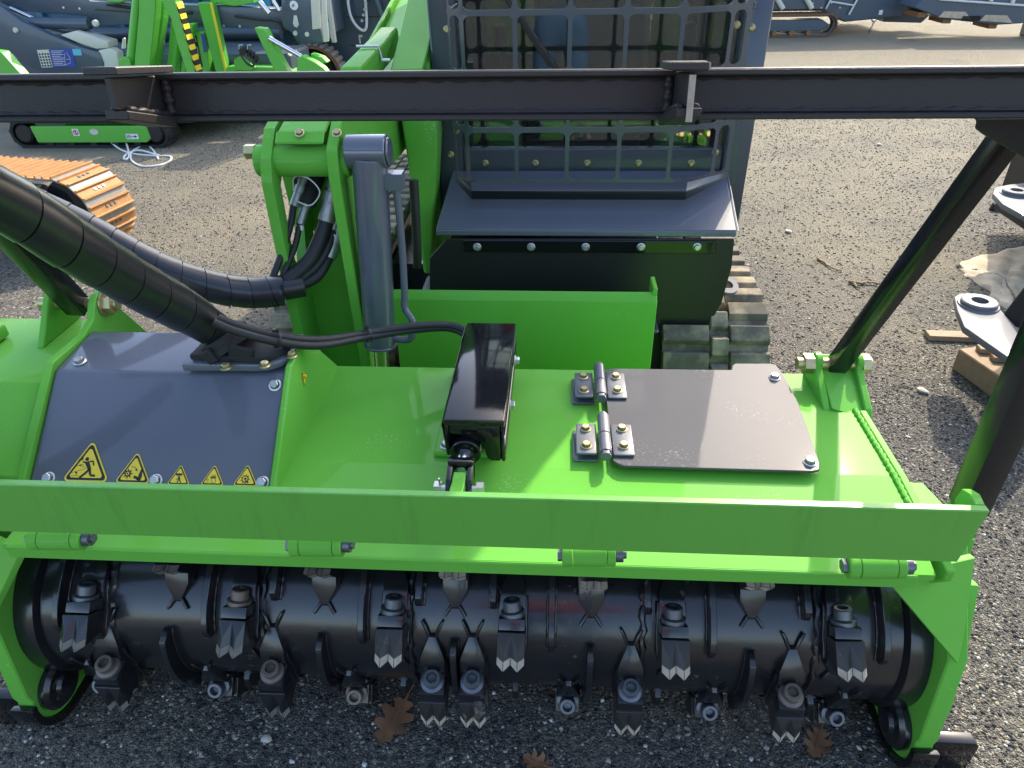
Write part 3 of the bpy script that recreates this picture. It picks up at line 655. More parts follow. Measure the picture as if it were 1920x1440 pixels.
bar = tilt_up(MB().box(-1.22,.80,.946,.958,ZB0+.006,ZB1-.006).box(-1.22,.80,.931,.985,ZB1-.008,ZB1).box(-1.22,.80,.931,.985,ZB0,ZB0+.007))
pbar = part('push_bar', bar, M_bar, head, bevel=.0018, label='long black push bar across the top of the frame')
for zz, yy in ((ZB1-.010,.944),(ZB0+.009,.944)):
    n = 240; part('weld_seam', tilt_up(MB().tube([(-1.2+1.98*k/n, yy, zz) for k in range(n+1)], [.0032+.0012*math.sin(k*1.7)+random.uniform(-.0008,.0008) for k in range(n+1)], 6)), M_bar, pbar)
def stub(xw):
    q = MB().box(xw-.004, xw+.004, .832, .945, ZB0+.007, ZB1-.003)
    q.prism([(xw-.022,.930),(xw+.030,.930),(xw+.016,.826),(xw-.024,.826)], 'z', ZB1+.0005, ZB1+.009)
    q.prism([(xw-.020,.930),(xw+.020,.930),(xw+.014,.834),(xw-.014,.834)], 'z', ZB0-.006, ZB0+.006)
    for sx in (-1, 1):
        q.tube([(xw+sx*.009,.942,ZB0+.008+.045*k/10) for k in range(11)], [.007+.002*math.sin(k*2) for k in range(11)], 7)
        q.tube([(xw+sx*.009,.845+.1*k/10,ZB0+.009) for k in range(11)], [.005+.002*math.sin(k*2.4) for k in range(11)], 7)
    q.v = [V((p.x, p.y, p.z + max(0,.93-p.y)*.17*(1-min(1,max(0,(p.z-ZB0)/(ZB1-ZB0)))))) for p in q.v]
    part('bar_hook', tilt_up(q), M_bar, pbar, bevel=.0015, label='short hook plate welded to the push bar')
    if xw > 0: part('hook_edge', tilt_up(MB().box(xw-.0035, xw+.0035, .8290, .8316, ZB0+.006, ZB1-.004).box(xw+.0165, xw+.0180, .829, .85, ZB1+.001, ZB1+.008)), M_paleedge, pbar)  # pale strips on the right hook's front edge and flange end
stub(.143); stub(-.514)
for mir in (0, 1):
    X = (lambda x: x) if not mir else MX
    b = MB().beam((X(.586),1.302,.660),(X(.626),1.045,1.216),.036,.036,(0,-1,0.3))
    if mir: b = MB().beam((-1.003,1.285,.785),(-.985,1.05,1.22),.042,.042,(0,-1,.3))
    part('rear_strut', b, M_post, head, bevel=.0035, seg=2)
    xs = (.640,.684) if not mir else (MX(.684), MX(.640))
    part('front_post', MB().box(*xs,.862,.908,.655,1.250), M_post, head, bevel=.0035, seg=2)
    part('post_socket', MB().box(min(X(.640),X(.680)),max(X(.640),X(.680)),.866,.904,.600,.654), M_green, head, bevel=.004, seg=2)
    pl = [(p.x,p.z) for p in [at_y(a_,b_,1.0) for a_,b_ in ((1828,222),(1838,230),(1834,244),(1850,256),(1930,302),(2060,340),(2060,218))]]
    part('frame_gusset', MB().prism([(X(a),c) for a,c in pl], 'y', 1.0, 1.012), M_bar, head, bevel=.002)

# ------------------------------------------------------------------ TRACKED CARRIER
car = thing('tracked_carrier', 'green and slate tracked carrier with grille-fronted cab behind the mulcher', 'tracked vehicle', (.0, 2.6, 0))
YG, YC = 2.03, 2.25
# --- cab shell
cx0, cx1 = -.372, .578
cabf = MB()
cabf.box(cx0, -.298, YC-.03, YC+.05, .66, 2.25); cabf.box(.500, cx1, YC-.03, YC+.05, .62, 2.25)
cabf.box(cx0, cx1, YC-.03, YC+.05, 2.17, 2.25)
for x0, x1 in ((cx0, cx0+.06),(cx1-.06, cx1)):
    cabf.box(x0, x1, YC+1.05, YC+1.13, .62, 2.25); cabf.box(x0, x1, YC+.05, YC+1.05, 2.17, 2.25)
cabf.box(cx0, cx1, YC+1.05, YC+1.13, 2.17, 2.25)
part('cab_frame', cabf, M_graycab, car, bevel=.008, seg=2)
part('cab_roof', MB().box(cx0-.02, cx1+.02, YC-.06, YC+1.16, 2.255, 2.31), M_graycab, car, bevel=.015, seg=3)
for x0, x1 in ((cx0, cx0+.02),(cx1-.02, cx1)):
    part('cab_side_panel', MB().prism([(YC+.051,.62),(YC+.051,1.02),(YC+.55,1.02),(YC+1.049,.86),(YC+1.049,.62)], 'x', x0, x1), M_graycab, car, bevel=.003)
    part('side_window', MB().prism([(YC+.051,1.021),(YC+.051,2.169),(YC+1.049,2.169),(YC+1.049,.861),(YC+.55,1.021)], 'x', x0+.006, x0+.012), M_glass, car)
part('rear_panel', MB().box(cx0+.061, cx1-.061, YC+1.06, YC+1.09, .62, .98), M_seat, car)
part('rear_window', MB().box(cx0+.061, cx1-.061, YC+1.07, YC+1.076, .981, 2.169), M_glass, car)
part('cab_floor', MB().box(cx0+.021, cx1-.021, YC+.051, YC+1.05, .62, .645), M_seat, car)
fp = MB(); fp.box(-.298, .500, YC-.012, YC+.012, .735, .862); fp.box(-.298, .500, YC-.030, YC-.012, .728, .748)
part('front_panel', fp, M_graycab, car, bevel=.003, label='dark panel with a row of bolts below the windscreen')
for px in (910,1004,1101,1197,1296): bolt(car, at_y(px,306,YC-.012), (0,-1,0), ME_ybolt)
for px, py in ((845,290),(1341,286),(1359,190),(1409,52),(838,55),(1381,47),(855,245)): bolt(car, at_y(px,py,YC-.03), (0,-1,0), ME_ybolt)
ws = part('windscreen', MB().box(-.297, .499, YC+.002, YC+.009, .863, 2.168), M_glass, car)
part('wiper', MB().beam((-.17,YC-.012,1.30),(.01,YC-.012,1.06),.012,.030,(0,-1,0)).beam((-.20,YC-.02,1.34),(-.03,YC-.02,1.10),.012,.012,(0,-1,0)), M_bar, ws, bevel=.002)
# seat and levers inside
st = MB().box(-.12,.36,YC+.45,YC+.92,.80,.92).obox((.12,YC+.95,1.22),(.46,.12,.62),Matrix.Rotation(R_(-10),3,'X'))
part('driver_seat', st, M_seat, car, bevel=.04, seg=4)
part('seat_base', MB().box(-.06,.30,YC+.5,YC+.86,.645,.80), M_seat, car)
for x in (-.2, .42): part('control_lever', MB().cyl((x,YC+.42,.86),(x-.01*(1 if x>0 else -1),YC+.36,1.08),.012,12).lathe([(0,0),(.022,.01),(.026,.05),(.018,.10),(0,.11)],(x,YC+.355,1.07),(0,-.2,1),16), M_seat, car)
for x in (-.2, .42): part('arm_console', MB().box(x-.06,x+.06,YC+.36,YC+.85,.645,.86), M_greenfar, car, bevel=.02, seg=3)
# --- laser-cut grille: one bent sheet with rounded rectangular holes
def grille():
    b = MB()
    xs = [-.300, -.258, -.119, .023, .167, .309, .444, .500]; FL, FR = -.252, .366
    zs = [.823, .968, 1.113, 1.258, 1.403, 1.548, 1.693, 1.838, 1.983, 2.128]
    hw, T, r, n = .0058, .006, .014, 4
    yb = lambda x: YG + max(0, FL-x)*1.1 + max(0, x-FR)*.75
    P = lambda x, z, k: V((x, yb(x)+k*T, z))
    for i in range(len(xs)-1):
        for j in range(len(zs)-1):
            a, c, d, e = xs[i], xs[i+1], zs[j], zs[j+1]
            il, ih = a + hw, c - (hw if i < len(xs)-2 else hw*2.6); jl, jh = d+hw*1.2, e-hw*1.2
            hole, rim = [], []
            for (cx, cz, a0) in ((ih-r,jh-r,0),(il+r,jh-r,90),(il+r,jl+r,180),(ih-r,jl+r,270)):
                for k in range(n+1):
                    t = R_(a0+90*k/n); hx, hz = cx+r*math.cos(t), cz+r*math.sin(t); hole.append((hx, hz))
                    rim.append((c if a0 in (0,270) else a, e if a0 in (0,90) else d) if k == n//2 else
                               ((c if a0==0 else a, hz) if (a0 in (0,180) and k < n//2) else (hx, e if a0==0 else d) if a0 in (0,180) else
                                (hx, e if a0==90 else d) if k < n//2 else (a if a0==90 else c, hz)))
            N = len(hole)
            vs = [P(*q, 0) for q in hole]+[P(*q, 0) for q in rim]+[P(*q, 1) for q in hole]+[P(*q, 1) for q in rim]
            fs = []
            for k in range(N):
                l = (k+1) % N; fs += [(k,l,N+l,N+k),(2*N+k,3*N+k,3*N+l,2*N+l),(k,2*N+k,2*N+l,l)]
            b.add(vs, fs)
    # solid apron under the lowest row
    for quad in ([(-.306,.823),(FL,.823),(FL,.772),(-.306,.806)],[(FL,.823),(FR,.823),(FR,.772),(FL,.772)],[(FR,.823),(.500,.823),(.500,.806),(FR,.772)]):
        vs = [P(x,z,0) for x,z in quad]+[P(x,z,1) for x,z in quad]
        b.add(vs, [(0,1,2,3),(4,7,6,5),(0,4,5,1),(1,5,6,2),(2,6,7,3),(3,7,4,0)])
    return b
gg = part('guard_grille', grille(), M_graycab, car, ang=25, label='bent steel guard grille with rounded square openings')
for x, y0, zz in ((-.300,YG+.062,.968),(-.300,YG+.062,1.258),(.497,YG+.105,.968),(.497,YG+.105,1.258)):
    part('grille_tab', MB().box(x-.004,x+.012,y0,YC-.031,zz-.009,zz+.009), M_graycab, gg, bevel=.002)
# --- sloping nose panel, rubber skirt, clamp strip
YS = 1.95
nz = MB()
nz.slab([(-.352,YS+.006,.709),(.506,YS+.006,.709),(.512,2.222,.800),(-.332,2.222,.800)], -.008)
nz.box(-.352,.506,YS+.003,YS+.011,.690,.706)
nz.slab([(.506,YS+.006,.706),(.530,2.222,.62),(.512,2.222,.798)], .008)
part('nose_panel', nz, M_gray, car, bevel=.002)
sk = [at_y(px,py,YS) for px,py in ((806,482),(838,447),(1376,447),(1371,500),(1352,568),(1326,611),(1200,611),(806,611))]
part('rubber_skirt', MB().prism([(p.x,p.z) for p in sk], 'y', YS-.006, YS+.002), M_skirt, car, bevel=.0015, label='dark hanging skirt under the cab')
ca, cb = at_y(868,450,YS-.012), at_y(1341,476,YS-.012)
part('clamp_strip', MB().box(ca.x, cb.x, YS-.0125, YS-.0065, cb.z, ca.z), M_black, car, bevel=.002)
for px, py in ((895,463),(996,463),(1098,463),(1202,463),(1307,463)): bolt(car, at_y(px,py,YS-.0125), (0,-1,0))
# --- chassis, engine bay
part('chassis', MB().box(-.40,.36,1.97,3.9,.22,.50).box(-.44,.30,1.83,2.2,.44,.452), M_graycab, car, bevel=.006)
part('engine_bay', MB().prism([(3.42,.5),(3.42,1.45),(3.6,1.52),(4.3,1.45),(4.45,1.2),(4.45,.5)], 'x', -.62, .62), M_green, car, bevel=.03, seg=3)
part('tie_down_eye', MB().lathe([(.036,0),(.036,.012),(.019,.012),(.019,0),(.036,0)], (.512,2.0,.512), (.15,-.35,1), 32), M_plate, car)
# --- push blade below the skirt
YB = 1.72
bl = MB().prism([(YB+.022,.618),(YB-.004,.600),(YB,.30),(YB+.06,.16),(YB+.075,.16),(YB+.014,.30),(YB+.014,.594),(YB+.030,.606)], 'x', -.445, .268)
bl.box(.256,.268,YB+.012,YB+.09,.56,.632)
part('push_blade', bl, M_green, car, bevel=.002)
part('blade_arm', MB().box(-.3,-.22,YB+.09,2.1,.25,.4).box(.1,.18,YB+.09,2.1,.25,.4), M_green, car, bevel=.004)
# --- rubber tracks
def track(x0, x1, y0, y1, z0, z1, parent):
    r = (z1-z0)/2; cz = (z0+z1)/2; path = []
    def loop(rr, n=14):
        o = []
        for k in range(n+1): a = R_(90+180*k/n); o.append((y0+r+rr*math.cos(a), cz+rr*math.sin(a)))
        for k in range(n+1): a = R_(-90+180*k/n); o.append((y1-r+rr*math.cos(a), cz+rr*math.sin(a)))
        return o
    b = MB(); O, I = loop(r-.022), loop(r-.042); N = len(O)
    vs = [(x0,)+p for p in O]+[(x1,)+p for p in O]+[(x0,)+p for p in I]+[(x1,)+p for p in I]
    fs = []
    for k in range(N):
        l = (k+1)%N; fs += [(k,l,N+l,N+k),(2*N+k,3*N+k,3*N+l,2*N+l),(k,2*N+k,2*N+l,l),(N+k,N+l,3*N+l,3*N+k)]
    b.add(vs, fs)
    tk = part('rubber_track', b, M_rubber, parent, ang=40)
    part('track_frame', MB().box(x0+.04,x1-.04,y0+r,y1-r,cz-.1,cz+.1), M_graycab, tk, bevel=.01)
    for yy, rr in ((y0+r, r-.045),(y1-r, r-.045)): part('track_wheel', MB().cyl((x0+.03,yy,cz),(x1-.03,yy,cz),rr,32), M_graycab, tk, bevel=.006)
    for k in range(5): yy = y0+r+(y1-y0-2*r)*(k+.5)/5; part('track_roller', MB().cyl((x0+.03,yy,z0+.105),(x1-.03,yy,z0+.105),.06,24), M_graycab, tk, bevel=.004)
    # lugs: outer and inner block per pitch, staggered
    wd = x1-x0; g = MB()
    def blk(xa, xb, off):
        h = .021; vs = []
        for zz, e in ((-.006,.031),(h*.8,.026),(h,.024)): vs += [(xa+(0 if zz<0 else .003), off-e, zz),(xb-(0 if zz<0 else .003), off-e, zz),(xb-(0 if zz<0 else .003), off+e, zz),(xa+(0 if zz<0 else .003), off+e, zz)]
        fs = [(0,3,2,1),(8,9,10,11)]
        for s in (0,4):
            for k in range(4): fs.append((s+k, s+(k+1)%4, s+4+(k+1)%4, s+4+k))
        g.add(vs, fs)
    blk(-wd/2-.004, -wd*.06, 0); blk(-wd*.06+.002, wd*.12, .044); blk(wd*.12+.002, wd/2+.004, 0)
    ME, _ = g.build_mesh('track_lug', M_rubber, bevel=.002, origin=V((0,0,0)))
    per = 2*(y1-y0-2*r)+2*math.pi*r; n = round(per/.088); xm = (x0+x1)/2
    for k in range(n):
        s = per*k/n; L = y1-y0-2*r
        if s < L: p, a = (y0+r+s, z1-.022), 0          # top run
        elif s < L+math.pi*r: t = (s-L)/r; p, a = (y1-r+(r-.022)*math.sin(t), cz+(r-.022)*math.cos(t)), -t
        elif s < 2*L+math.pi*r: p, a = (y1-r-(s-L-math.pi*r), z0+.022), math.pi
        else: t = math.pi+(s-2*L-math.pi*r)/r; p, a = (y0+r+(r-.022)*math.sin(t), cz+(r-.022)*math.cos(t)), -t
        place('track_lug', ME, (xm,p[0],p[1]), tk, (a, 0, 0))
track(.325, .640, 1.83, 3.85, .002, .47, car)
track(-.905, -.63, 1.87, 3.85, .002, .47, car)
for x0, x1 in ((.33,.40),(-.66,-.40)): part('track_axle', MB().box(x0, x1, 2.6, 3.1, .16, .32), M_graycab, car)
# --- boom beside the cab, hitch, tilt cylinder
part('boom_tower', MB().prism([(-.430,.50),(-.405,.50),(-.352,.93),(-.352,1.10),(-.462,1.10),(-.452,.93)], 'y', 2.10, 2.205).prism([(2.206,.5),(2.206,1.11),(2.55,1.26),(3.3,1.42),(3.3,.5)], 'x', -.462, -.380), M_green, car, bevel=.01, seg=3)
part('tower_guard', MB().slab([(-.470,2.10,1.105),(-.382,2.115,1.105),(-.382,2.85,1.35),(-.500,2.85,1.35)], .01), M_green, car, bevel=.003)
bm_ = MB().prism([(1.60,1.0),(1.60,1.095),(1.80,1.085),(2.27,1.062),(2.96,1.205),(3.4,1.30),(3.4,1.1),(2.3,.86),(1.9,.88)], 'x', -.618, -.470)
part('boom', bm_, M_green, car, bevel=.012, seg=3)
part('boom_flange', MB().prism([(1.70,1.08),(2.26,1.045),(3.4,1.28),(3.4,1.315),(2.96,1.222),(2.27,1.08),(1.80,1.105)], 'x', -.634, -.6195), M_green, car, bevel=.004)
part('boom_tube', MB().beam((-.532,1.92,1.115),(-.528,2.40,1.155),.058,.07,(0,0,1)), M_green, car, bevel=.010, seg=3)
part('wire_clip', MB().tube([(-.563,2.12,1.172),(-.500,2.12,1.172),(-.497,2.12,1.15),(-.492,2.11,1.135)],.0035,8).cyl((-.494,2.11,1.137),(-.470,2.11,1.137),.005,8), M_steel, car)
# hitch: two cheek plates, cross tube, bolted cover
def hp_(pts, Y): return [at_y(a,b,Y) for a,b in pts]
hitch = thing_h = None
def yz(X, pts): return [(at_x(a,b,X).y, at_x(a,b,X).z) for a,b in pts]
left_outer = [(1.50,.40),(1.485,.70),(1.487,.99),(1.505,1.035),(1.56,1.085),(1.66,1.115),(1.78,1.12),(1.78,.9),(1.68,.80),(1.64,.55),(1.64,.40)]
win = [(1.525,.80),(1.530,.97),(1.565,1.0),(1.61,.97),(1.625,.84),(1.60,.76),(1.56,.74)]
def plate_hole(b, outer, hole, x0, x1, n=48):
    # plate with one window: both outlines resampled by angle about the window's centre
    c = V((sum(p[0] for p in hole)/len(hole), sum(p[1] for p in hole)/len(hole)))
    def cast(poly, a):
        d = V((math.cos(a), math.sin(a))); best = None
        for i in range(len(poly)):
            p, q = V(poly[i]), V(poly[(i+1)%len(poly)]); e = q-p; den = d.x*e.y-d.y*e.x
            if abs(den) < 1e-9: continue
            w_ = p-c; t = (w_.x*e.y-w_.y*e.x)/den; u = (w_.x*d.y-w_.y*d.x)/den
            if t > 0 and -1e-6 <= u <= 1+1e-6 and (best is None or t > best): best = t
        return c + d*best
    angs = sorted([2*math.pi*k/n for k in range(n)] + [math.atan2(p[1]-c.y, p[0]-c.x) % (2*math.pi) for p in outer])
    H = [cast(hole, a) for a in angs]; O = [cast(outer, a) for a in angs]; N = len(angs)
    vs = [(x0,*p) for p in H]+[(x0,*p) for p in O]+[(x1,*p) for p in H]+[(x1,*p) for p in O]; fs = []
    for k in range(N):
        l = (k+1)%N; fs += [(k,l,N+l,N+k),(2*N+k,3*N+k,3*N+l,2*N+l),(k,2*N+k,2*N+l,l),(N+k,N+l,3*N+l,3*N+k)]
    b.add([V(v) for v in vs], fs)
hl = MB(); plate_hole(hl, left_outer, win, -.640, -.616)
part('hitch_plate', hl, M_green, car, ang=25)
hr = MB().prism([(1.515,.40),(1.50,.70),(1.49,1.0),(1.50,1.055),(1.57,1.10),(1.78,1.14),(1.78,.9),(1.70,.80),(1.66,.40)], 'x', -.492, -.468)
part('hitch_plate', hr, M_green, car, bevel=.002)
part('hitch_back', MB().slab([(-.618,1.60,.40),(-.486,1.60,.40),(-.486,1.61,.78),(-.618,1.61,.78)], .01).slab([(-.618,1.70,.78),(-.486,1.70,.78),(-.486,1.72,1.0),(-.618,1.72,1.0)], .01), M_green, car, bevel=.001)
part('cross_tube', MB().cyl((-.662,1.545,1.020),(-.455,1.545,1.020),.034,32), M_green, car, bevel=.003)
part('hitch_bolt', MB().cyl((-.685,1.545,1.040),(-.662,1.545,1.040),.016,6), M_yzinc, car)
cvp = MB().slab([(-.603,1.512,1.062),(-.498,1.512,1.062),(-.498,1.535,1.083),(-.603,1.535,1.083)], .006).slab([(-.603,1.535,1.084),(-.498,1.535,1.084),(-.498,1.70,1.128),(-.603,1.70,1.128)], -.006)
part('hitch_cover', cvp, M_green, car, bevel=.003)
for px, py in ((562,250),(632,250)): bolt(car, at_y(px,py,1.520), (0,-.6,.8), ME_ybolt)
# tilt cylinder
ct, cbm = V((-.408,1.530,1.030)), V((-.432,1.505,.585))
cyl = MB().cyl(ct, cbm, .0385, 36).cyl(cbm, cbm-V((0,0,.0)) + (cbm-ct).normalized()*.008, .040, 36)
tc = part('tilt_cylinder', cyl, M_graygloss, car, bevel=.002, ang=40)
part('cylinder_eye', MB().cyl((-.456,1.535,1.042),(-.368,1.535,1.042),.036,32).cyl((-.368,1.535,1.042),(-.362,1.535,1.042),.030,24), M_graygloss, tc, bevel=.002)
part('cylinder_rod', MB().cyl(cbm, cbm+(cbm-ct).normalized()*.16, .018, 24), M_chrome, tc)
part('oil_pipe', MB().box(-.376,-.338,1.51,1.545,.965,1.0).tube(smooth_path([(-.356,1.528,.965),(-.356,1.526,.85),(-.360,1.515,.72),(-.362,1.508,.68),(-.345,1.500,.650),(-.345,1.495,.620),(-.360,1.495,.600),(-.400,1.50,.600)],6), .0085, 12), M_gray, tc, bevel=0)
part('braided_hose', MB().tube(smooth_path([(-.372,1.80,.90),(-.374,1.79,.80),(-.378,1.79,.72),(-.384,1.80,.66)],8), .0125, 12), M_hose, car)
# ------------------------------------------------------------------ HOSES
def wrap_mesh(path, r, pitch, n=36):
    # spiral guard: one helical strip whose edge overlaps the turn before; rings follow the helix so that the edges stay crisp
    fr = [(0,1.04),(.012,.925),(.05,.925),(.062,1.0),(.30,1.008),(.6,1.02),(.985,1.04)]; K = len(fr)
    Ls = [0]
    for a, b_ in zip(path, path[1:]): Ls.append(Ls[-1]+(b_-a).length)
    T = Ls[-1]; frames = []; t0 = (path[1]-path[0]).normalized(); u = t0.cross(V((0,0,1))).normalized()
    for i, p in enumerate(path):
        t = (path[min(i+1,len(path)-1)]-path[max(i-1,0)]).normalized(); u = (u-t*u.dot(t)).normalized(); frames.append((p, u.copy(), t.cross(u)))
    def at(L):
        L = max(0, min(T, L)); lo = min(len(path)-2, int(np.searchsorted(Ls, L, 'right'))-1); f = (L-Ls[lo])/max(1e-9, Ls[lo+1]-Ls[lo])
        A, B = frames[lo], frames[lo+1]; return A[0].lerp(B[0], f), A[1].lerp(B[1], f), A[2].lerp(B[2], f)
    turns = int(T/pitch)+2; b = MB(); vs = []; R = turns*K
    for j in range(turns):
        ph0 = random.uniform(-.08, .08)*pitch
        for f, rf in fr:
            for q in range(n):
                ph = 2*math.pi*q/n; L = (j-1+f+q/n)*pitch + ph0*(1-abs(2*f-1))*0
                c, uu, vv = at(L); rr = (r(L/T) if callable(r) else r)*rf
                vs.append(c + (uu*math.cos(ph+1.9)+vv*math.sin(ph+1.9))*rr)
    fs = []
    for i in range(R-1):
        for q in range(n-1): fs.append((i*n+q, i*n+q+1, (i+1)*n+q+1, (i+1)*n+q))
        if i+K+1 < R: fs.append((i*n+n-1, (i+K)*n, (i+K+1)*n, (i+1)*n+n-1))
    return b.add(vs, fs)
hb = thing('hose_bundle', 'pair of thick black spiral-wrapped hydraulic hoses sweeping in from the left', 'hoses', (-.75, 1.2, .9))
def dense(pts, step=.0022):
    q = smooth_path(pts, 40); out = [q[0]]; acc = 0
    for a, b in zip(q, q[1:]):
        acc += (b-a).length
        if acc >= step: out.append(b); acc = 0
    return out
p1 = dense([(-.735,.74,1.27),(-.708,.857,1.154),(-.693,.909,1.087),(-.678,1.006,.976),(-.655,1.090,.880),(-.628,1.128,.820)])
n1 = len(p1)
part('wrapped_hose', wrap_mesh(p1, lambda f: .0385-.007*max(0,(f-.85)/.15), .066), M_wrap, hb, ang=40, label='thicker spiral-wrapped hose entering the motor cover')
p2 = dense([(-1.45,1.42,1.20),(-1.138,1.37,1.017),(-.994,1.363,.935),(-.848,1.36,.841),(-.757,1.389,.787),(-.690,1.424,.757),(-.625,1.452,.750)])
part('wrapped_hose', wrap_mesh(p2, .0345, .048), M_wrap, hb, ang=40, label='spiral-wrapped hose leading to the hitch fittings')
part('wrap_end', MB().tube([(-.628,1.455,.752),(-.585,1.475,.752)], .026, 20), M_wrap, hb, bevel=.001)
for pts, r in (([(-.63,1.455,.76),(-.575,1.50,.80),(-.545,1.535,.85),(-.53,1.56,.89)], .017),
               ([(-.62,1.45,.755),(-.562,1.50,.785),(-.530,1.54,.83),(-.52,1.57,.87)], .0095),
               ([(-.60,1.47,.752),(-.56,1.50,.765),(-.535,1.54,.80)], .0135),
               ([(-.65,1.455,.775),(-.628,1.50,.83),(-.612,1.535,.88),(-.602,1.55,.92)], .008),
               ([(-.635,1.46,.765),(-.605,1.51,.83),(-.592,1.54,.88)], .007)):
    part('hydraulic_hose', MB().tube(smooth_path(pts, 10), r, 16), M_hose, hb)
def fitting(a, b, r, parent):
    a, b = V(a), V(b); q = MB(); d = b-a
    q.cyl(a, a+d*.35, r, 20).cyl(a+d*.35, a+d*.55, r*1.18, 6).cyl(a+d*.55, a+d*.62, r*.9, 16).cyl(a+d*.62, a+d*.8, r*1.12, 6).cyl(a+d*.8, b, r*.95, 16)
    part('hose_fitting', q, M_fit, parent, bevel=.0006)
fitting((-.535,1.555,.878),(-.497,1.60,.985), .0195, hb)
fitting((-.523,1.56,.855),(-.492,1.61,.945), .0125, hb)
fitting((-.538,1.538,.797),(-.500,1.585,.875), .0175, hb)
fitting((-.603,1.55,.915),(-.575,1.60,.985), .0105, hb)
fitting((-.593,1.54,.876),(-.560,1.60,.970), .0100, hb)
part('hose_coupler', MB().cyl((-.575,1.56,.915),(-.553,1.63,.985),.0195,24), M_hose, hb, bevel=.002)
part('hose_coupler', MB().cyl((-.600,1.60,.96),(-.580,1.64,1.0),.016,24), M_hose, hb, bevel=.002)
part('cap_tether', MB().tube(smooth_path([(-.60,1.56,.95),(-.585,1.54,.985),(-.55,1.53,.985),(-.53,1.53,.955),(-.555,1.53,.925),(-.59,1.54,.93)],8), .0016, 6), M_cable, hb)
part('hose_label', MB().cyl((-.5945,1.5355,.864),(-.5935,1.539,.874),.0092,16), M_white, hb)
# the two small actuator hoses with ties
sh = thing('actuator_hoses', 'two thin black hoses tied together running to the actuator box', 'hoses', (-.4, 1.3, .72))
hp1 = [at_y(408,596,1.09), at_y(450,612,1.10), at_y(520,630,1.12), at_y(600,637,1.17), at_y(690,624,1.25), at_y(780,611,1.30), at_y(850,611,1.33), V((-.165,1.31,.714))]
hp2 = [at_y(400,604,1.075), at_y(445,622,1.085), at_y(520,641,1.105), at_y(600,648,1.155), at_y(690,632,1.245), at_y(780,618,1.30), at_y(850,617,1.33), V((-.165,1.31,.698))]
sa = smooth_path(hp1, 10); sb = smooth_path(hp2, 10)
part('thin_hose', MB().tube(sa, .0078, 12), M_hose, sh); part('thin_hose', MB().tube(sb, .0078, 12), M_hose, sh)
for i in (20, 40):
    c = (sa[i]+sb[i])/2; t = (sa[i+1]-sa[i]).normalized()
    part('cable_tie', MB().lathe([(.0175,-.002),(.0175,.002),(.016,.002),(.016,-.002),(.0175,-.002)], c, t, 20).obox(c+V((0,-.004,.02)),(.006,.006,.006)), M_decalblack, sh)

# ------------------------------------------------------------------ RUSTY CRAWLER UNDERCARRIAGE (left)
oc = thing('crawler_undercarriage', 'steel crawler track with rust orange shoes standing alone on the left', 'crawler track', (-2.6, 3.6, 0))
def steel_track(root, x0, x1, yc, wd, r, n, shoe_me, tilt_mats):
    cz = r; L = x1-x0-2*r; per = 2*L+2*math.pi*r
    for k in range(n):
        s = per*k/n
        if s < L: p, a = (x0+r+s, 2*r), 0
        elif s < L+math.pi*r: t = (s-L)/r; p, a = (x1-r+r*math.sin(t), cz+r*math.cos(t)), t
        elif s < 2*L+math.pi*r: p, a = (x1-r-(s-L-math.pi*r), 0), math.pi
        else: t = math.pi+(s-2*L-math.pi*r)/r; p, a = (x0+r+r*math.sin(t), cz+r*math.cos(t)), t
        place('track_shoe', shoe_me, (p[0], yc, p[1]+.001), root, (0, a, 0))
def shoe(wd, pitch, mats, rib=.014):
    g = MB(); h = wd/2; p = pitch/2
    g.box(-p*.93, -p*.02, -h, h, -.018, -.010, 1); g.box(-p*.018, p*.93, -h, h, -.018, -.0095, 0)
    for i, x in enumerate((-p*.86, p*.05)): g.prism([(x-.007,-.010),(x+.007,-.010),(x+.0035,rib-.012),(x-.0035,rib-.012)], 'y', -h, h, 0)
    for sy in (-.35, 0, .35):
        g.cyl((p*.5, sy*h*.6, -.0125), (p*.5, sy*h*.6, -.0060), .0085, 8, 2)
    for sy in (-.22, .22): g.box(-p*.95, p*.95, sy*wd-.012, sy*wd+.012, -.045, -.0185, 2)
    return g.build_mesh('track_shoe', mats, origin=V((0,0,0)))[0]
per_ = 2*(1.95-.42)+math.pi*.42; ns = 44
steel_track(oc, -4.25, -2.30, 3.60, .28, .21, ns, shoe(.285, per_/ns, [M_orange, M_shoesteel, M_darksteel]), None)
part('idler_wheel', MB().lathe([(0,-.05),(.172,-.05),(.18,-.04),(.18,.04),(.172,.05),(0,.05)], (-2.51,3.60,.21), (0,1,0), 48), M_black, oc, bevel=0, ang=50)
part('track_frame', MB().prism([(-4.0,.09),(-2.72,.09),(-2.62,.14),(-2.56,.21),(-2.60,.29),(-2.70,.335),(-2.84,.335),(-2.95,.30),(-4.0,.30)], 'y', 3.475, 3.60), M_bar, oc, bevel=.012, seg=2)
part('frame_cap', MB().prism([(-2.92,.12),(-2.72,.12),(-2.64,.16),(-2.60,.21),(-2.64,.27),(-2.73,.305),(-2.92,.29)], 'y', 3.462, 3.4745), M_plate, oc, bevel=.003)
part('track_scraper', MB().box(-2.66,-2.645,3.45,3.53,.345,.352).box(-2.66,-2.60,3.45,3.458,.345,.352), M_cream, oc)
for k in range(4): part('carrier_roller', MB().cyl((-3.9+.38*k,3.48,.085),(-3.9+.38*k,3.72,.085),.055,20), M_black, oc, bevel=.003)
oc.rotation_euler = (0, 0, R_(-11.5)); oc.location = (-2.62, 3.56, 0)

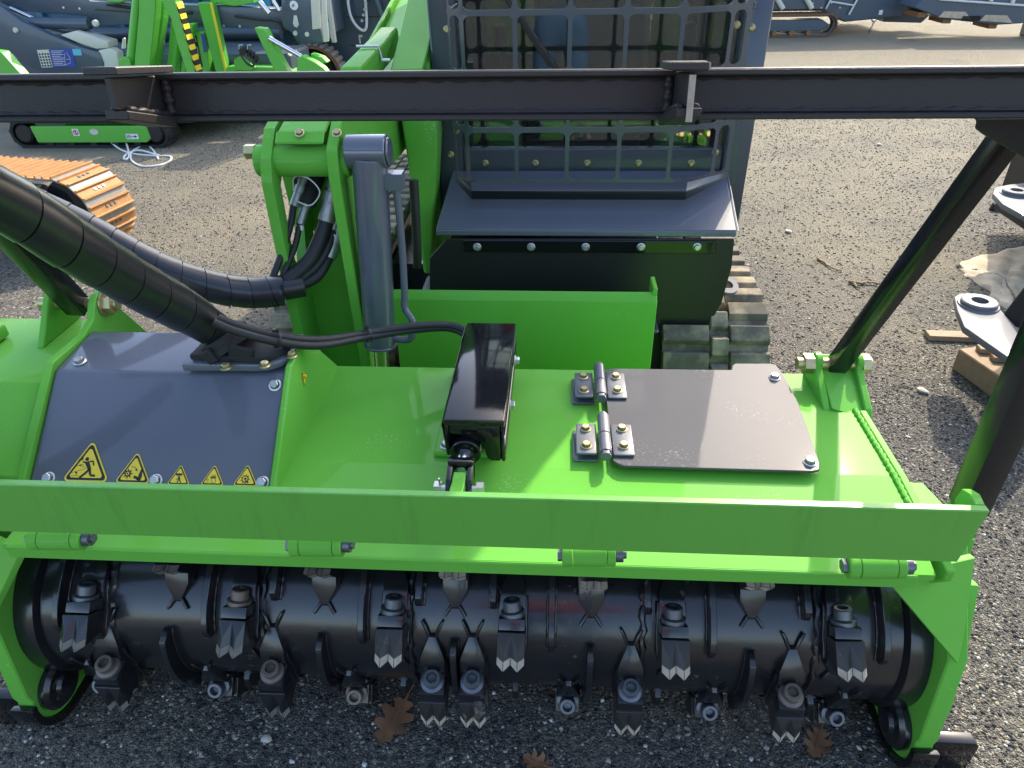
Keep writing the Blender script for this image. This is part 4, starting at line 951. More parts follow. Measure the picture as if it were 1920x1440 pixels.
# ------------------------------------------------------------------ GREEN TRACKED LIFT (left, behind)
gl = thing('tracked_lift', 'small green tracked lift with folded green outrigger legs and rubber tracks', 'lift', (-3.6, 5.9, 0))
def belt(root, x0, x1, y0, y1, h, frame_m):
    r = h/2; b = MB(); O, I = [], []
    for rr, lst in ((r, O), (r-.022, I)):
        for k in range(15): a = R_(90+180*k/14); lst.append((x0+r+rr*math.cos(a), r+rr*math.sin(a)))
        for k in range(15): a = R_(-90+180*k/14); lst.append((x1-r+rr*math.cos(a), r+rr*math.sin(a)))
    N = len(O); vs = [(p[0],y0,p[1]) for p in O]+[(p[0],y1,p[1]) for p in O]+[(p[0],y0,p[1]) for p in I]+[(p[0],y1,p[1]) for p in I]; fs = []
    for k in range(N): l = (k+1)%N; fs += [(k,l,N+l,N+k),(2*N+k,3*N+k,3*N+l,2*N+l),(k,2*N+k,2*N+l,l),(N+k,N+l,3*N+l,3*N+k)]
    b.add(vs, fs); tk = part('rubber_track', b, M_rubberblk, root, ang=40)
    g = MB(); g.obox((0,0,.006),(.030,(y1-y0)*.96,.018)); me, _ = g.build_mesh('track_lug', M_rubberblk, bevel=.003, origin=V((0,0,0)))
    L = x1-x0-2*r; per = 2*L+2*math.pi*r; n = round(per/.075)
    for k in range(n):
        s = per*k/n
        if s < L: p, a = (x0+r+s, h-.004), 0
        elif s < L+math.pi*r: t = (s-L)/r; p, a = (x1-r+(r-.004)*math.sin(t), r+(r-.004)*math.cos(t)), t
        elif s < 2*L+math.pi*r: p, a = (x1-r-(s-L-math.pi*r), .014), math.pi
        else: t = math.pi+(s-2*L-math.pi*r)/r; p, a = (x0+r+(r-.004)*math.sin(t), r+(r-.004)*math.cos(t)), t
        place('track_lug', me, (p[0], (y0+y1)/2, p[1]), tk, (0, a, 0))
    for xx in (x0+r, x1-r): part('track_wheel', MB().lathe([(0,-.01),(r-.05,-.01),(r-.035,.005),(r-.035,.1),(0,.1)], (xx,y0+.01,r), (0,1,0), 28), M_bar, tk)
    return tk
belt(gl, -4.36, -3.07, 5.57, 5.78, .215, M_greenfar); belt(gl, -4.36, -3.07, 6.45, 6.66, .215, M_greenfar)
part('track_guard', MB().prism([(-4.15,.045),(-3.25,.045),(-3.21,.075),(-3.22,.17),(-4.17,.17)], 'y', 5.56, 5.60), M_greenfar, gl, bevel=.004)
for k in range(5): x = -4.06+.18*k; part('track_roller', MB().cyl((x,5.575,.04),(x,5.6,.04),.028,16), M_bar, gl)
part('oval_plate', MB().prism([(-3.655+.036*math.cos(R_(18*k)), .128+.022*math.sin(R_(18*k))) for k in range(20)], 'y', 5.556, 5.5595), M_cream, gl)
sg = MB(); P0 = V((-3.80,5.5585,.122))
sg.box(-3.832,-3.780,5.5570,5.5590,.098,.152,0); sg.lathe([(.021,0),(.021,.001),(.016,.001),(.016,0)], (-3.806,5.5565,.125), (0,-1,0), 24, 1)
sg.obox((-3.806,5.5560,.125),(.034,.0006,.005),Matrix.Rotation(R_(40),3,'Y'),1); sg.box(-3.81,-3.80,5.5564,5.5568,.113,.137,2)
part('prohibition_sign', sg, [M_white, M_red, M_decalblack], gl)
sg = MB().box(-3.405,-3.305,5.5570,5.5590,.072,.112,0).prism([(-3.36,.089),(-3.335,.089),(-3.335,.082),(-3.315,.092),(-3.335,.102),(-3.335,.095),(-3.36,.095)], 'y', 5.5564, 5.5568, 1)
for k in range(3): sg.box(-3.398+.012*k,-3.392+.012*k,5.5564,5.5568,.08,.104,1)
part('arrow_sign', sg, [M_white, M_decalblack], gl)
part('lift_chassis', MB().box(-4.05,-3.15,5.80,6.44,.10,.30).box(-3.15,-2.80,5.9,6.3,.14,.24), M_greenfar, gl, bevel=.008)
part('chassis_foot', MB().prism([(-2.98,.14),(-2.76,.14),(-2.70,.25),(-2.98,.25)], 'y', 5.86, 6.0), M_greenfar, gl, bevel=.006)
part('hydraulic_block', MB().box(-3.12,-2.90,5.70,5.84,.16,.22).cyl((-3.1,5.69,.21),(-2.9,5.69,.19),.018,10), M_bar, gl, bevel=.004)
YL = 6.0
def pxbeam(name, pts, Y, m, depth=.10, yl=None, **k):
    return part(name, MB().prism([(p.x,p.z) for p in [at_y(a,b,Y) for a,b in pts]], 'y', Y, Y+depth), m, gl, bevel=.006, **k)
part('outrigger_cylinder', MB().tube([at_y(263,-60,YL+.05), at_y(243,140,YL+.05)], .036, 20), M_greenfar, gl)
pxbeam('outrigger_leg', [(261,-60),(292,-60),(292,20),(278,150),(249,150),(260,25)], YL, M_greenfar)
pxbeam('outrigger_leg', [(300,-20),(309,-20),(307,25),(290,150),(280,150)], YL+.14, M_greenfar)
d1 = [(296,-60),(322,-60),(329,0),(371,150),(354,150),(332,80),(320,35),(302,0)]
pxbeam('outrigger_leg', d1, YL-.05, M_greenfar, label='diagonal outrigger leg with a hazard striped edge')
hz = MB()
for k in range(15):
    t0, t1 = k/15, (k+1)/15; a0, a1 = (328+42*t0, 2+146*t0), (328+42*t1, 2+146*t1)
    q = [at_y(a0[0],a0[1],YL-.052), at_y(a0[0]+4,a0[1]+5,YL-.052), at_y(a1[0]+4,a1[1]+5,YL-.052), at_y(a1[0],a1[1],YL-.052)]
    hz.add([(p.x,YL-.052,p.z) for p in q]+[(p.x,YL+.05,p.z) for p in q], [(0,1,2,3),(7,6,5,4),(0,4,5,1),(1,5,6,2),(2,6,7,3),(3,7,4,0)], k%2)
part('hazard_stripe', hz, [M_yelstripe, M_decalblack], gl)
pxbeam('outrigger_leg', [(320,40),(334,45),(333,70),(326,150),(309,150)], YL+.2, M_greenfar)
pxbeam('outrigger_leg', [(350,45),(362,45),(354,95),(344,150),(336,150)], YL+.26, M_greenfar)
pxbeam('outrigger_leg', [(370,5),(396,5),(428,150),(408,150)], YL+.32, M_greenfar)
pxbeam('leg_edge', [(392,5),(397,5),(429,150),(424,150)], YL+.312, M_yelstripe, depth=.02)
pxbeam('control_box', [(354,60),(384,58),(393,140),(352,140)], YL+.34, M_greenfar, depth=.15)
pc = MB().prism([(p.x,p.z) for p in [at_y(a,b,YL+.334) for a,b in ((352,68),(368,67),(380,126),(356,128))]], 'y', YL+.334, YL+.339, 0)
for pts in (((354,72),(366,71),(368,78),(355,79)),((356,90),(369,88),(373,105),(357,106))):
    q = [at_y(a,b,YL+.331) for a,b in pts]
    for i in range(4): a, b = q[i], q[(i+1)%4]; pc.tube([(a.x,YL+.332,a.z),(b.x,YL+.332,b.z)], .0022, 5, 1)
pc.prism([(p.x,p.z) for p in [at_y(a,b,YL+.33) for a,b in ((364,113),(372,112),(373,121),(366,122))]], 'y', YL+.324, YL+.333, 2)
part('control_panel', pc, [M_decalblack, M_cream, M_orangebtn], gl)
pxbeam('blue_label', [(376,64),(383,63),(388,97),(382,98)], YL+.332, M_blue, depth=.004)
pxbeam('outrigger_leg', [(476,52),(496,54),(548,150),(522,150)], YL+.1, M_greenfar)
part('leg_rod', MB().tube([at_y(505,72,YL+.1), at_y(565,106,YL+.1)], .022, 16), M_chrome, gl)
part('leg_rod', MB().tube([at_y(486,2,YL+.22), at_y(505,25,YL+.22)], .022, 16).tube([at_y(512,0,YL+.25), at_y(524,20,YL+.25)], .018, 16), M_chrome, gl)
pxbeam('outrigger_foot', [(557,108),(566,105),(590,117),(606,128),(613,137),(606,150),(557,150)], YL+.06, M_greenfar)
pxbeam('outrigger_foot', [(582,100),(604,108),(614,118),(600,120),(584,113)], YL+.2, M_greenfar)
pxbeam('lift_deck', [(425,125),(530,127),(545,150),(420,150)], YL+.3, M_greenfar, depth=.4)
pxbeam('leg_gusset', [(438,112),(452,104),(480,128),(470,134),(440,132)], YL+.28, M_greenfar, depth=.02)
vb = MB()
for px, py in ((452,96),(460,93),(466,99),(472,103),(478,110)): p_ = at_y(px,py,YL+.24); vb.box(p_.x-.02,p_.x+.02,YL+.24,YL+.28,p_.z-.03,p_.z+.02)
vb.tube(smooth_path([at_y(452,104,YL+.22),at_y(462,118,YL+.2),at_y(474,124,YL+.22),at_y(478,112,YL+.23)],6), .008, 8)
part('valve_block', vb, M_bar, gl, bevel=.002)
for px in (448,464): part('valve_lever', MB().tube([at_y(px,92,YL+.23),at_y(px,85,YL+.22),at_y(px+7,84,YL+.22)], .004, 6), M_cable, gl)
pxbeam('white_lamp', [(229,72),(233,71),(233,92),(227,92)], YL+.05, M_cream, depth=.03)
pxbeam('pin_lug', [(222,112),(232,106),(243,112),(247,150),(220,150)], YL-.02, M_greenfar, depth=.03)
pxbeam('outrigger_leg', [(-20,95),(2,98),(48,150),(-20,150)], YL-.3, M_greenfar)
pxbeam('upper_boom', [(215,-60),(245,-60),(250,-5),(225,5),(200,4)], YL+.35, M_greenfar)
pxbeam('upper_boom', [(380,-40),(470,-40),(476,6),(440,12),(395,6)], YL+.42, M_greenfar)

# ------------------------------------------------------------------ SLATE LOADER ARM MACHINE (left, behind the green legs)
sl = thing('slate_boom_machine', 'slate grey boom machine with blue instruction sticker and long horizontal arm', 'machine', (-3.6, 6.6, 0))
def slx(name, pts, Y, m, depth=.12, bev=.01, root=sl, **k):
    return part(name, MB().prism([(p.x,p.z) for p in [at_y(a,b,Y) for a,b in pts]], 'y', Y, Y+depth), m, root, bevel=bev, seg=2, **k)
YS2 = 6.25
slx('side_plate', [(-60,-20),(-2,12),(40,40),(95,66),(150,88),(186,98),(194,118),(196,150),(110,150),(60,128),(20,100),(-60,78)], YS2, M_slatefar, depth=.06)
slx('end_curve', [(183,95),(205,90),(219,98),(222,115),(224,150),(195,150),(193,118)], YS2+.01, M_cream, depth=.1)
slx('long_arm', [(-60,-70),(150,-70),(165,2),(440,12),(560,18),(560,58),(440,50),(240,46),(185,50),(160,30),(100,26),(30,20),(-20,-5)], YS2+.18, M_slatefar, depth=.14)
slx('arm_seam', [(178,17),(250,22),(250,24),(178,19.5)], YS2+.176, M_bar, depth=.003, bev=0)
slx('arm_head', [(526,-70),(582,-70),(590,20),(601,52),(606,80),(560,83),(545,60),(530,50),(527,22)], YS2+.10, M_slatefar, depth=.26)
slx('white_pad', [(578,-70),(595,-70),(601,54),(585,56)], YS2+.09, M_cream, depth=.02)
slx('white_pad', [(599,-70),(606,-70),(617,78),(606,80)], YS2+.09, M_cream, depth=.02)
lg = MB(); c_ = at_y(551,10,YS2+.097)
lg.lathe([(0,0),(.034,0),(.034,.002),(0,.002)], (c_.x,YS2+.098,c_.z), (0,-1,0), 28, 0)
lg.prism([(c_.x-.022,c_.z-.012),(c_.x-.012,c_.z+.003),(c_.x+.006,c_.z+.012),(c_.x+.006,c_.z+.006),(c_.x-.008,c_.z-.003)], 'y', YS2+.094, YS2+.0955, 2)
lg.prism([(c_.x-.014,c_.z-.018),(c_.x-.006,c_.z-.006),(c_.x+.006,c_.z+.001),(c_.x+.005,c_.z-.006),(c_.x-.004,c_.z-.012)], 'y', YS2+.094, YS2+.0955, 1)
part('round_logo', lg, [M_white, M_red, M_decalblack], sl)
slx('key_plate', [(551,29),(556,29),(560,46),(557,52),(552,50),(549,44)], YS2+.09, M_cream, depth=.01, bev=.001)
for px, py in ((554,62),(576,64)): p_ = at_y(px,py,YS2+.1); part('arm_pin', MB().cyl((p_.x,YS2+.09,p_.z),(p_.x,YS2+.11,p_.z),.018,20), M_cream, sl)
part('lift_cylinder', MB().tube([at_y(62,43,YS2+.12), at_y(168,44,YS2+.12)], .046, 24), M_slatefar, sl)
part('lift_rod', MB().tube([at_y(20,16,YS2+.15), at_y(85,44,YS2+.15)], .022, 20), M_chrome, sl)
for px, py, r in ((178,44,.026),(29,57,.022)):
    p_ = at_y(px,py,YS2-.01); part('pivot_pin', MB().lathe([(0,0),(r*.7,0),(r,.01),(r,.03)], (p_.x,YS2-.02,p_.z), (0,1,0), 24), M_cream, sl)
slx('tail_guard', [(112,66),(140,58),(175,70),(202,78),(204,90),(180,92),(150,82)], YS2+.02, M_cream, depth=.16)
dk = MB(); q = [at_y(a,b,YS2-.004) for a,b in ((91,93),(135,92),(143,125),(99,126))]
dk.prism([(p.x,p.z) for p in q], 'y', YS2-.004, YS2-.001, 1)
q2 = [at_y(a,b,YS2-.006) for a,b in ((69,94),(91,93),(99,126),(78,127))]; dk.prism([(p.x,p.z) for p in q2], 'y', YS2-.004, YS2-.001, 0)
for k in range(9):
    t = .08+.1*k; a = q[0].lerp(q[3], t); b = q[1].lerp(q[2], t); a2 = a.lerp(b,.08); b2 = a.lerp(b,(.62,.5,.58,.45,.6,.52,.56,.48,.6)[k])
    dk.box(a2.x, b2.x, YS2-.0052, YS2-.0046, a2.z-.0022, a2.z+.0022, 0)
for pts in (((121,100),(122,121)),((122,121),(132,119)),((124,98),(131,108)),((131,108),(132,119)),((124,112),(132,110))):
    a, b = [at_y(u_,v_,YS2-.005) for u_,v_ in pts]; dk.tube([(a.x,YS2-.005,a.z),(b.x,YS2-.005,b.z)], .002, 4, 0)
for i in range(4):
    for j in range(5):
        p_ = q2[0].lerp(q2[1],.14+.24*i).lerp(q2[3].lerp(q2[2],.14+.24*i), .24+.165*j)
        dk.lathe([(0,0),(.0085,0),(.0085,.0006)], (p_.x,YS2-.0046,p_.z), (0,-1,0), 10, 2 if (i+j)%3 else 3)
part('instruction_sticker', dk, [M_cream, M_blue, M_bar, M_decalblack], sl)
slx('cyan_label', [(135,92),(151,92),(154,104),(138,104)], YS2-.004, M_cyan, depth=.003, bev=0)
for k, (pts, r_) in enumerate((([(200,8),(240,14),(300,22),(360,24)], .012), ([(440,30),(480,36),(520,40),(532,60)], .010), ([(90,52),(120,60),(150,58),(172,52)], .010))):
    part('hydraulic_hose', MB().tube(smooth_path([at_y(a_,b_,YS2+.165-.03*k) for a_,b_ in pts], 6), r_, 8), M_bar, sl)
for px, py in ((300,44),(330,45),(420,48),(450,49),(120,14),(150,16)): p_ = at_y(px,py,YS2+.18); part('bolt_head', MB().cyl((p_.x,YS2+.172,p_.z),(p_.x,YS2+.18,p_.z),.010,6), M_steel, sl)
part('machine_base', MB().box(-4.9,-2.3,6.45,7.0,.25,.55).box(-4.8,-2.4,6.4,6.7,0,.26), M_slatefar, sl, bevel=.02)

# ------------------------------------------------------------------ TEAL MACHINE AND DARK TRACKED MACHINE FURTHER BACK
tm = thing('teal_screener', 'large dark teal screening machine behind the green outrigger legs', 'machine', (-3.4, 8.2, 0))
part('machine_body', MB().box(-5.6,-2.75,7.55,9.0,.42,1.9), M_teal, tm, bevel=.03, seg=2)
part('lower_body', MB().box(-5.4,-2.6,7.6,8.9,.20,.42), M_bar, tm, bevel=.02)
for x in (-5.1,-4.3,-3.5,-2.9): part('body_rib', MB().box(x-.03,x+.03,7.50,7.548,.44,1.85), M_teal, tm, bevel=.004)
part('feed_pipe', MB().tube([(-5.5,7.45,.62),(-2.7,7.45,.60)], .055, 20).tube([(-5.5,7.45,.50),(-2.7,7.45,.48)], .05, 20), M_slatefar, tm)
part('blue_panel', MB().box(-3.25,-2.76,7.44,7.50,.72,1.5), M_tealb, tm, bevel=.01)
for x in (-5.0,-3.1): part('machine_leg', MB().box(x-.15,x+.15,7.8,8.7,0,.21), M_bar, tm, bevel=.01)
dm = thing('dark_tracked_machine', 'dark blue tracked machine with muddy steel track behind the slate arm head', 'machine', (-2.1, 8.2, 0))
part('hull', MB().prism([(-2.55,.30),(-2.5,1.6),(-1.35,1.6),(-1.42,.55),(-1.48,.18),(-1.9,.15)], 'y', 7.9, 9.2), M_slatefar, dm, bevel=.02)
part('hull_box', MB().box(-2.62,-2.18,7.55,7.88,.58,1.5), M_slatefar, dm, bevel=.015)
part('white_rail', MB().box(-2.23,-2.19,7.50,7.549,.50,1.4), M_cream, dm, bevel=.004)
cc = V((-2.46,7.6,.20)); tr = MB()
tr.lathe([(.25,-.1),(.28,-.1),(.28,.1),(.25,.1),(.25,-.1)], cc, (0,1,0), 48)
part('steel_track', tr, M_rust, dm)
g = MB().obox((0,0,0),(.035,.22,.022)); me, _ = g.build_mesh('track_pad', M_shoesteel, bevel=.003, origin=V((0,0,0)))
for k in range(30):
    a = 2*math.pi*k/30; place('track_pad', me, cc+V((.285*math.sin(a),0,.285*math.cos(a))), dm, (0,a,0))
part('track_hub', MB().lathe([(0,-.06),(.2,-.06),(.24,-.02),(.24,.08),(0,.08)], cc, (0,1,0), 32), M_bar, dm)
for k, (a, b) in enumerate((((-2.0,7.85,1.5),(-1.72,7.85,.45)),((-1.85,7.83,1.5),(-1.58,7.83,.5)))): part('guard_rail', MB().tube([a,b], .035, 10), M_slatefar, dm)
part('hose_loop', MB().tube(smooth_path([(-2.06,7.84,1.2),(-2.10,7.80,.8),(-2.05,7.80,.62),(-1.95,7.82,.6),(-1.93,7.84,1.0)],8), .014, 8), M_cable, dm)
for k in range(4):
    part('hull_seam', MB().box(-2.16,-1.55,7.894,7.8995,.42+.26*k,.428+.26*k), M_bar, dm)
lt = MB()
for k, (x0_,x1_,z0_,z1_) in enumerate(((-2.06,-2.02,.50,.52),(-2.06,-2.045,.44,.50),(-2.06,-2.02,.40,.42),(-2.06,-2.045,.34,.40),(-2.03,-2.015,.34,.38))): lt.box(x0_,x1_,7.892,7.8998,z0_,z1_)
part('worn_lettering', lt, M_cream, dm)
for k in range(5): part('hose_end', MB().cyl((-1.98+.02*k,7.79,.66+.05*k),(-1.98+.02*k,7.84,.66+.05*k),.014,10), M_steel, dm)

# ------------------------------------------------------------------ FAR TRACKED CRUSHER AND CONVEYOR (right)
fc = thing('tracked_crusher', 'dark grey tracked crusher with white ladder far off at top right', 'machine', (3.1, 12, 0))
def ybelt(root, x0, x1, y0, y1, h):
    tk = belt(root, x0, x1, y0, y1, h, M_bar)
    for ch in list(tk.children): pass
    return tk
steel_track(fc, 1.7, 3.92, 11.62, .3, .15, 62, shoe(.3, (2*(2.22-.3)+math.pi*.3)/62, [M_rust, M_rust, M_darksteel], rib=.016), None)
part('track_frame', MB().prism([(1.85,.075),(3.7,.075),(3.82,.15),(3.7,.225),(1.85,.225)], 'y', 11.50, 11.72), M_slatefar, fc, bevel=.01)
for k in range(7): x = 2.1+.24*k; part('track_roller', MB().cyl((x,11.49,.055),(x,11.7,.055),.035,16), M_rust, fc)
part('crusher_hull', MB().prism([(1.6,.31),(3.75,.31),(4.1,.16),(4.85,.22),(4.9,.30),(5.2,1.3),(1.6,1.5)], 'y', 11.75, 13.2), M_slatefar, fc, bevel=.015)
part('side_skirt', MB().box(1.6,3.72,11.60,11.749,.34,.9), M_slatefar, fc, bevel=.01)
for x in (3.05,3.45): part('strut_cylinder', MB().tube([(x-.12,11.56,.62),(x+.09,11.56,.36)], .035, 16), M_cream, fc)
for k in range(9): bolt(fc, V((2.6+.13*k+(.3 if k>4 else 0),11.598,.36+.06*(k%2))), (0,-1,0))
ld = MB().tube([(3.78,11.70,.34),(4.0,11.72,.95)], .014, 8).tube([(4.12,11.70,.26),(4.38,11.72,.95)], .014, 8)
for t in (.15,.5,.85): ld.tube([(3.78+.22*t,11.70,.34+.61*t),(4.12+.26*t,11.70,.28+.66*t)], .012, 8)
part('ladder', ld, M_cable, fc)
part('warning_label', MB().box(4.55,4.60,11.742,11.747,.25,.31), M_white, fc)
ch = MB(); p_ = V((4.50,11.73,.20))
ch.lathe([(.035,-.006),(.043,0),(.035,.006),(.027,0),(.035,-.006)], p_, (0,1,0), 20)
for k in range(6): ch.lathe([(.012,-.003),(.016,0),(.012,.003),(.008,0),(.012,-.003)], p_+V((-.008*k,-.004,-.055-.026*k)), ((k%2),1-(k%2),.001), 12)
part('hanging_chain', ch, M_darksteel, fc)
cvr = thing('blue_arm_conveyor', 'long dark conveyor with a bright blue folding arm at the top right corner', 'conveyor', (5.6, 11.5, 0))
part('blue_arm', MB().beam((4.75,12.3,.22),(6.4,12.1,.75),.06,.08), M_tealb, cvr, bevel=.006)
part('lower_chute', MB().prism([(4.7,.14),(5.25,.12),(5.5,.40),(4.95,.5),(4.7,.42)], 'y', 11.9, 12.2), M_slatefar, cvr, bevel=.01)
part('conveyor_beam', MB().prism([(4.72,.40),(5.1,.27),(5.85,.185),(6.15,.20),(6.6,.26),(6.6,.75),(4.95,.72)], 'y', 11.0, 11.6), M_slatefar, cvr, bevel=.012)
part('conveyor_rail', MB().tube([(5.0,10.98,.50),(6.6,10.98,.38)], .014, 8), M_cable, cvr)
for x, z in ((5.2,.24),(5.75,.19)): part('tan_liner', MB().prism([(x-.15,z+.05),(x+.28,z+.02),(x+.18,z+.11),(x-.10,z+.12)], 'y', 10.985, 10.998), M_tan, cvr)
for x, z in ((4.85,.31),(5.2,.235),(5.82,.165)): part('skid_block', MB().box(x-.05,x+.06,11.05,11.5,z-.03,z+.035), M_rust, cvr, bevel=.006)
for k in range(5): p_ = V((5.1+.28*k,10.985,.56-.03*k)); part('bracket', MB().box(p_.x-.02,p_.x+.02,10.96,11.0,p_.z-.03,p_.z+.02), M_cream, cvr)
for k in range(12): part('spring_plate', MB().box(5.36+.02*k,5.37+.02*k,10.97,11.0,.24,.30), M_bar, cvr)
part('support_leg', MB().box(6.45,6.6,11.1,11.5,0,.27), M_slatefar, cvr, bevel=.01)

# ------------------------------------------------------------------ GREY LUG FRAME ON TIMBER (right)
lf = thing('steel_lug_frame', 'grey steel attachment frame with ring bossed lug plates resting on timber', 'attachment', (1.7, 2.4, 0))
pl = [at_z(a,b,.27) for a,b in ((1815,549),(1800,550),(1790,556),(1795,580),(1808,612),(1888,668),(1935,712),(1990,640),(1905,612),(1858,560),(1846,553))]
part('lug_plate', MB().prism([(p.x,p.y) for p in pl], 'z', .245, .27), M_plate, lf, bevel=.004, seg=2)
def boss(c): return MB().lathe([(.028,-.02),(.028,.020),(.056,.020),(.060,.016),(.060,.006),(.066,.005),(.068,.0)], c, (0,0,1), 36)
part('ring_boss', boss(V((1.512,2.385,.27))), M_plate, lf)
pl = [at_z(a,b,.33) for a,b in ((1866,352),(1862,362),(1880,382),(1940,415),(1990,380),(1940,340),(1890,346))]
part('lug_plate', MB().prism([(p.x,p.y) for p in pl], 'z', .305, .33), M_plate, lf, bevel=.004, seg=2)
part('ring_boss', boss(V((2.165,3.45,.33))), M_plate, lf)
fb_ = MB()
fb_.slab([V((1.625,2.33,.44)), V((1.565,2.32,.272)), V((1.575,2.20,.10)), V((1.72,1.95,.075)), V((1.80,2.0,.46))], -.02)
fb_.slab([V((1.60,2.34,.245)), V((1.60,2.34,.225)), V((2.4,3.0,.225)), V((2.4,3.0,.245))], -.02)
fb_.box(2.36, 2.9, 2.2, 3.9, .10, .55)
part('frame_body', fb_, M_bar, lf, bevel=.004)
tim = solo('timber_block', MB().beam((1.545,2.40,.045),(1.64,2.05,.045),.09,.088), M_wood, 'thick weathered timber block lying under the grey frame', 'timber', bevel=.004)
for k, (a, b) in enumerate((((1.56,2.37,.1),(1.95,2.34,.1)),((1.58,2.31,.1),(1.95,2.26,.1)))):
    solo('wooden_offcut', MB().beam(a, b, .04, .018), M_wood, 'short slat lying across the timber block, %s one' % ('farther' if k == 0 else 'nearer'), 'offcut', group='slats on the timber block', bevel=.002)
solo('wood_plank', MB().beam((1.51,2.63,.012),(2.05,2.60,.012),.055,.022), M_wood, 'single thin plank lying on the gravel behind the timber block', 'plank', bevel=.002)
# crusty pale patch
mp = [at_z(a,b,0) for a,b in ((1793,499),(1812,488),(1850,478),(1925,462),(1990,470),(1985,610),(1930,605),(1905,588),(1872,572),(1845,540),(1812,520))]
b = MB(); ring = []
for i in range(len(mp)):
    for k in range(6):
        p_ = mp[i].lerp(mp[(i+1)%len(mp)], k/6); ring.append(p_ + V((random.uniform(-.012,.012), random.uniform(-.012,.012), 0)))
c_ = sum(mp, V())/len(mp); n = len(ring); rows_ = 16; vs = []
for j in range(rows_):
    s = 1-j/rows_
    for p_ in ring:
        q = c_.lerp(p_, s); z = .002 + (.010 + .006*math.sin(31*q.x+9*q.y)*math.sin(23*q.y) + .004*math.sin(60*q.x-40*q.y) + random.uniform(0,.003) if j else 0); vs.append((q.x, q.y, z))
vs.append((c_.x, c_.y, .02))
fs = [(j*n+k, j*n+(k+1)%n, (j+1)*n+(k+1)%n, (j+1)*n+k) for j in range(rows_-1) for k in range(n)] + [((rows_-1)*n+k, (rows_-1)*n+(k+1)%n, rows_*n) for k in range(n)]
b.add(vs, fs); solo('crusty_patch', b, M_tan, 'pale tan crusty patch spread on the gravel at right', 'ground patch', ang=180)

# ------------------------------------------------------------------ small things on the ground
cb = smooth_path([at_y(165,228,6.5), at_z(180,250,0)+V((0,0,.12)), at_z(212,275,0)+V((0,0,.03)), at_z(240,286,.006), at_z(285,292,.006), at_z(318,293,.006), at_z(318,302,.006), at_z(298,310,.006), at_z(268,312,.006), at_z(248,302,.006),
    at_z(246,287,.006), at_z(262,276,.006), at_z(280,275,.006), at_z(293,290,.006), at_z(297,299,.006)], 10)
solo('white_cable', MB().tube(cb, .0075, 8), M_cable, 'pale cable hanging from the green lift and looped on the ground', 'cable', group='pale cables by the green lift')
cb = smooth_path([at_y(228,228,6.5), at_z(233,250,0)+V((0,0,.15)), at_z(238,270,0)+V((0,0,.05)), at_z(242,290,.006), at_z(236,299,.006), at_z(232,296,.006), at_z(240,288,.006), at_z(262,282,.014), at_z(300,292,.014)], 10)
solo('white_cable', MB().tube(cb, .0075, 8), M_cable, 'straighter pale cable dropping to the ground right of the looped one', 'cable', group='pale cables by the green lift')
def twig(pts, r, label):
    q = smooth_path([at_z(a,b,r) for a,b in pts], 8); n = len(q)
    b = MB().tube([p + V((random.uniform(-.003,.003), random.uniform(-.003,.003), random.uniform(0,.004))) for p in q], [r*(1-.5*i/n) for i in range(n)], 7)
    return b
solo('twig', twig([(1533,485),(1545,492),(1560,503),(1578,508)], .006, ''), M_twig, 'thin straight twig lying behind the forked one', 'twig', group='twigs on the gravel')
t2 = twig([(1592,528),(1610,531),(1630,530),(1650,533)], .008, ''); q = twig([(1596,528),(1606,537),(1612,540)], .006, ''); t2.add(q.v, q.f)
solo('twig', t2, M_twig, 'forked twig lying beside the right strut', 'twig', group='twigs on the gravel')
def oak_leaf(c, size, rot, label, curl=.3):
    half = [(0,-.62),(.03,-.6),(.04,-.45),(.16,-.46),(.26,-.40),(.20,-.30),(.15,-.22),(.22,-.18),(.40,-.20),(.44,-.06),(.34,.0),(.22,.06),(.20,.12),(.30,.14),(.42,.20),(.38,.32),(.26,.34),(.17,.38),(.22,.46),(.22,.56),(.12,.58),(.05,.64),(0,.66)]
    b = MB(); R2 = Matrix.Rotation(rot, 3, 'Z'); out = []; fs = []
    for x, y in half:
        for s, f in ((1,1),(1,.45),(0,0),(-1,.45),(-1,1)):
            xx = s*f*x*random.uniform(.93, 1.07)
            zz = size*(curl*(xx*xx*1.5 + .3*y*y) + .02*math.sin(8*y+5*xx)) + .009
            out.append(V(c) + R2 @ V((xx*size, y*size, zz)))
    for i in range(len(half)-1):
        for q in range(4): fs.append((i*5+q, i*5+q+1, i*5+q+6, i*5+q+5))
    b.add(out, fs); b.add([p - V((0,0,.0012)) for p in out], [f[::-1] for f in fs])
    r_ = [V(c) + R2 @ V((0, y*size, size*curl*.3*y*y+.0112)) for y in (-.85,-.6,-.3,0,.3,.58)]
    b.tube(r_, [.0016,.0016,.0013,.001,.0008,.0005], 5)
    return solo('oak_leaf', b, M_leaf, label, 'leaf', group='dry oak leaves under the rotor', ang=60)
l0 = at_z(742,1350,0); oak_leaf((l0.x,l0.y,0), .095, R_(160), 'large brown oak leaf on the gravel below the middle of the rotor')
l1 = at_z(1531,1395,0); oak_leaf((l1.x,l1.y,0), .062, R_(150), 'small brown oak leaf on the gravel under the right end of the rotor', .5)
l2 = at_z(1008,1436,0); oak_leaf((l2.x,l2.y,0), .05, R_(70), 'pale curled leaf at the bottom edge of the picture', .6)
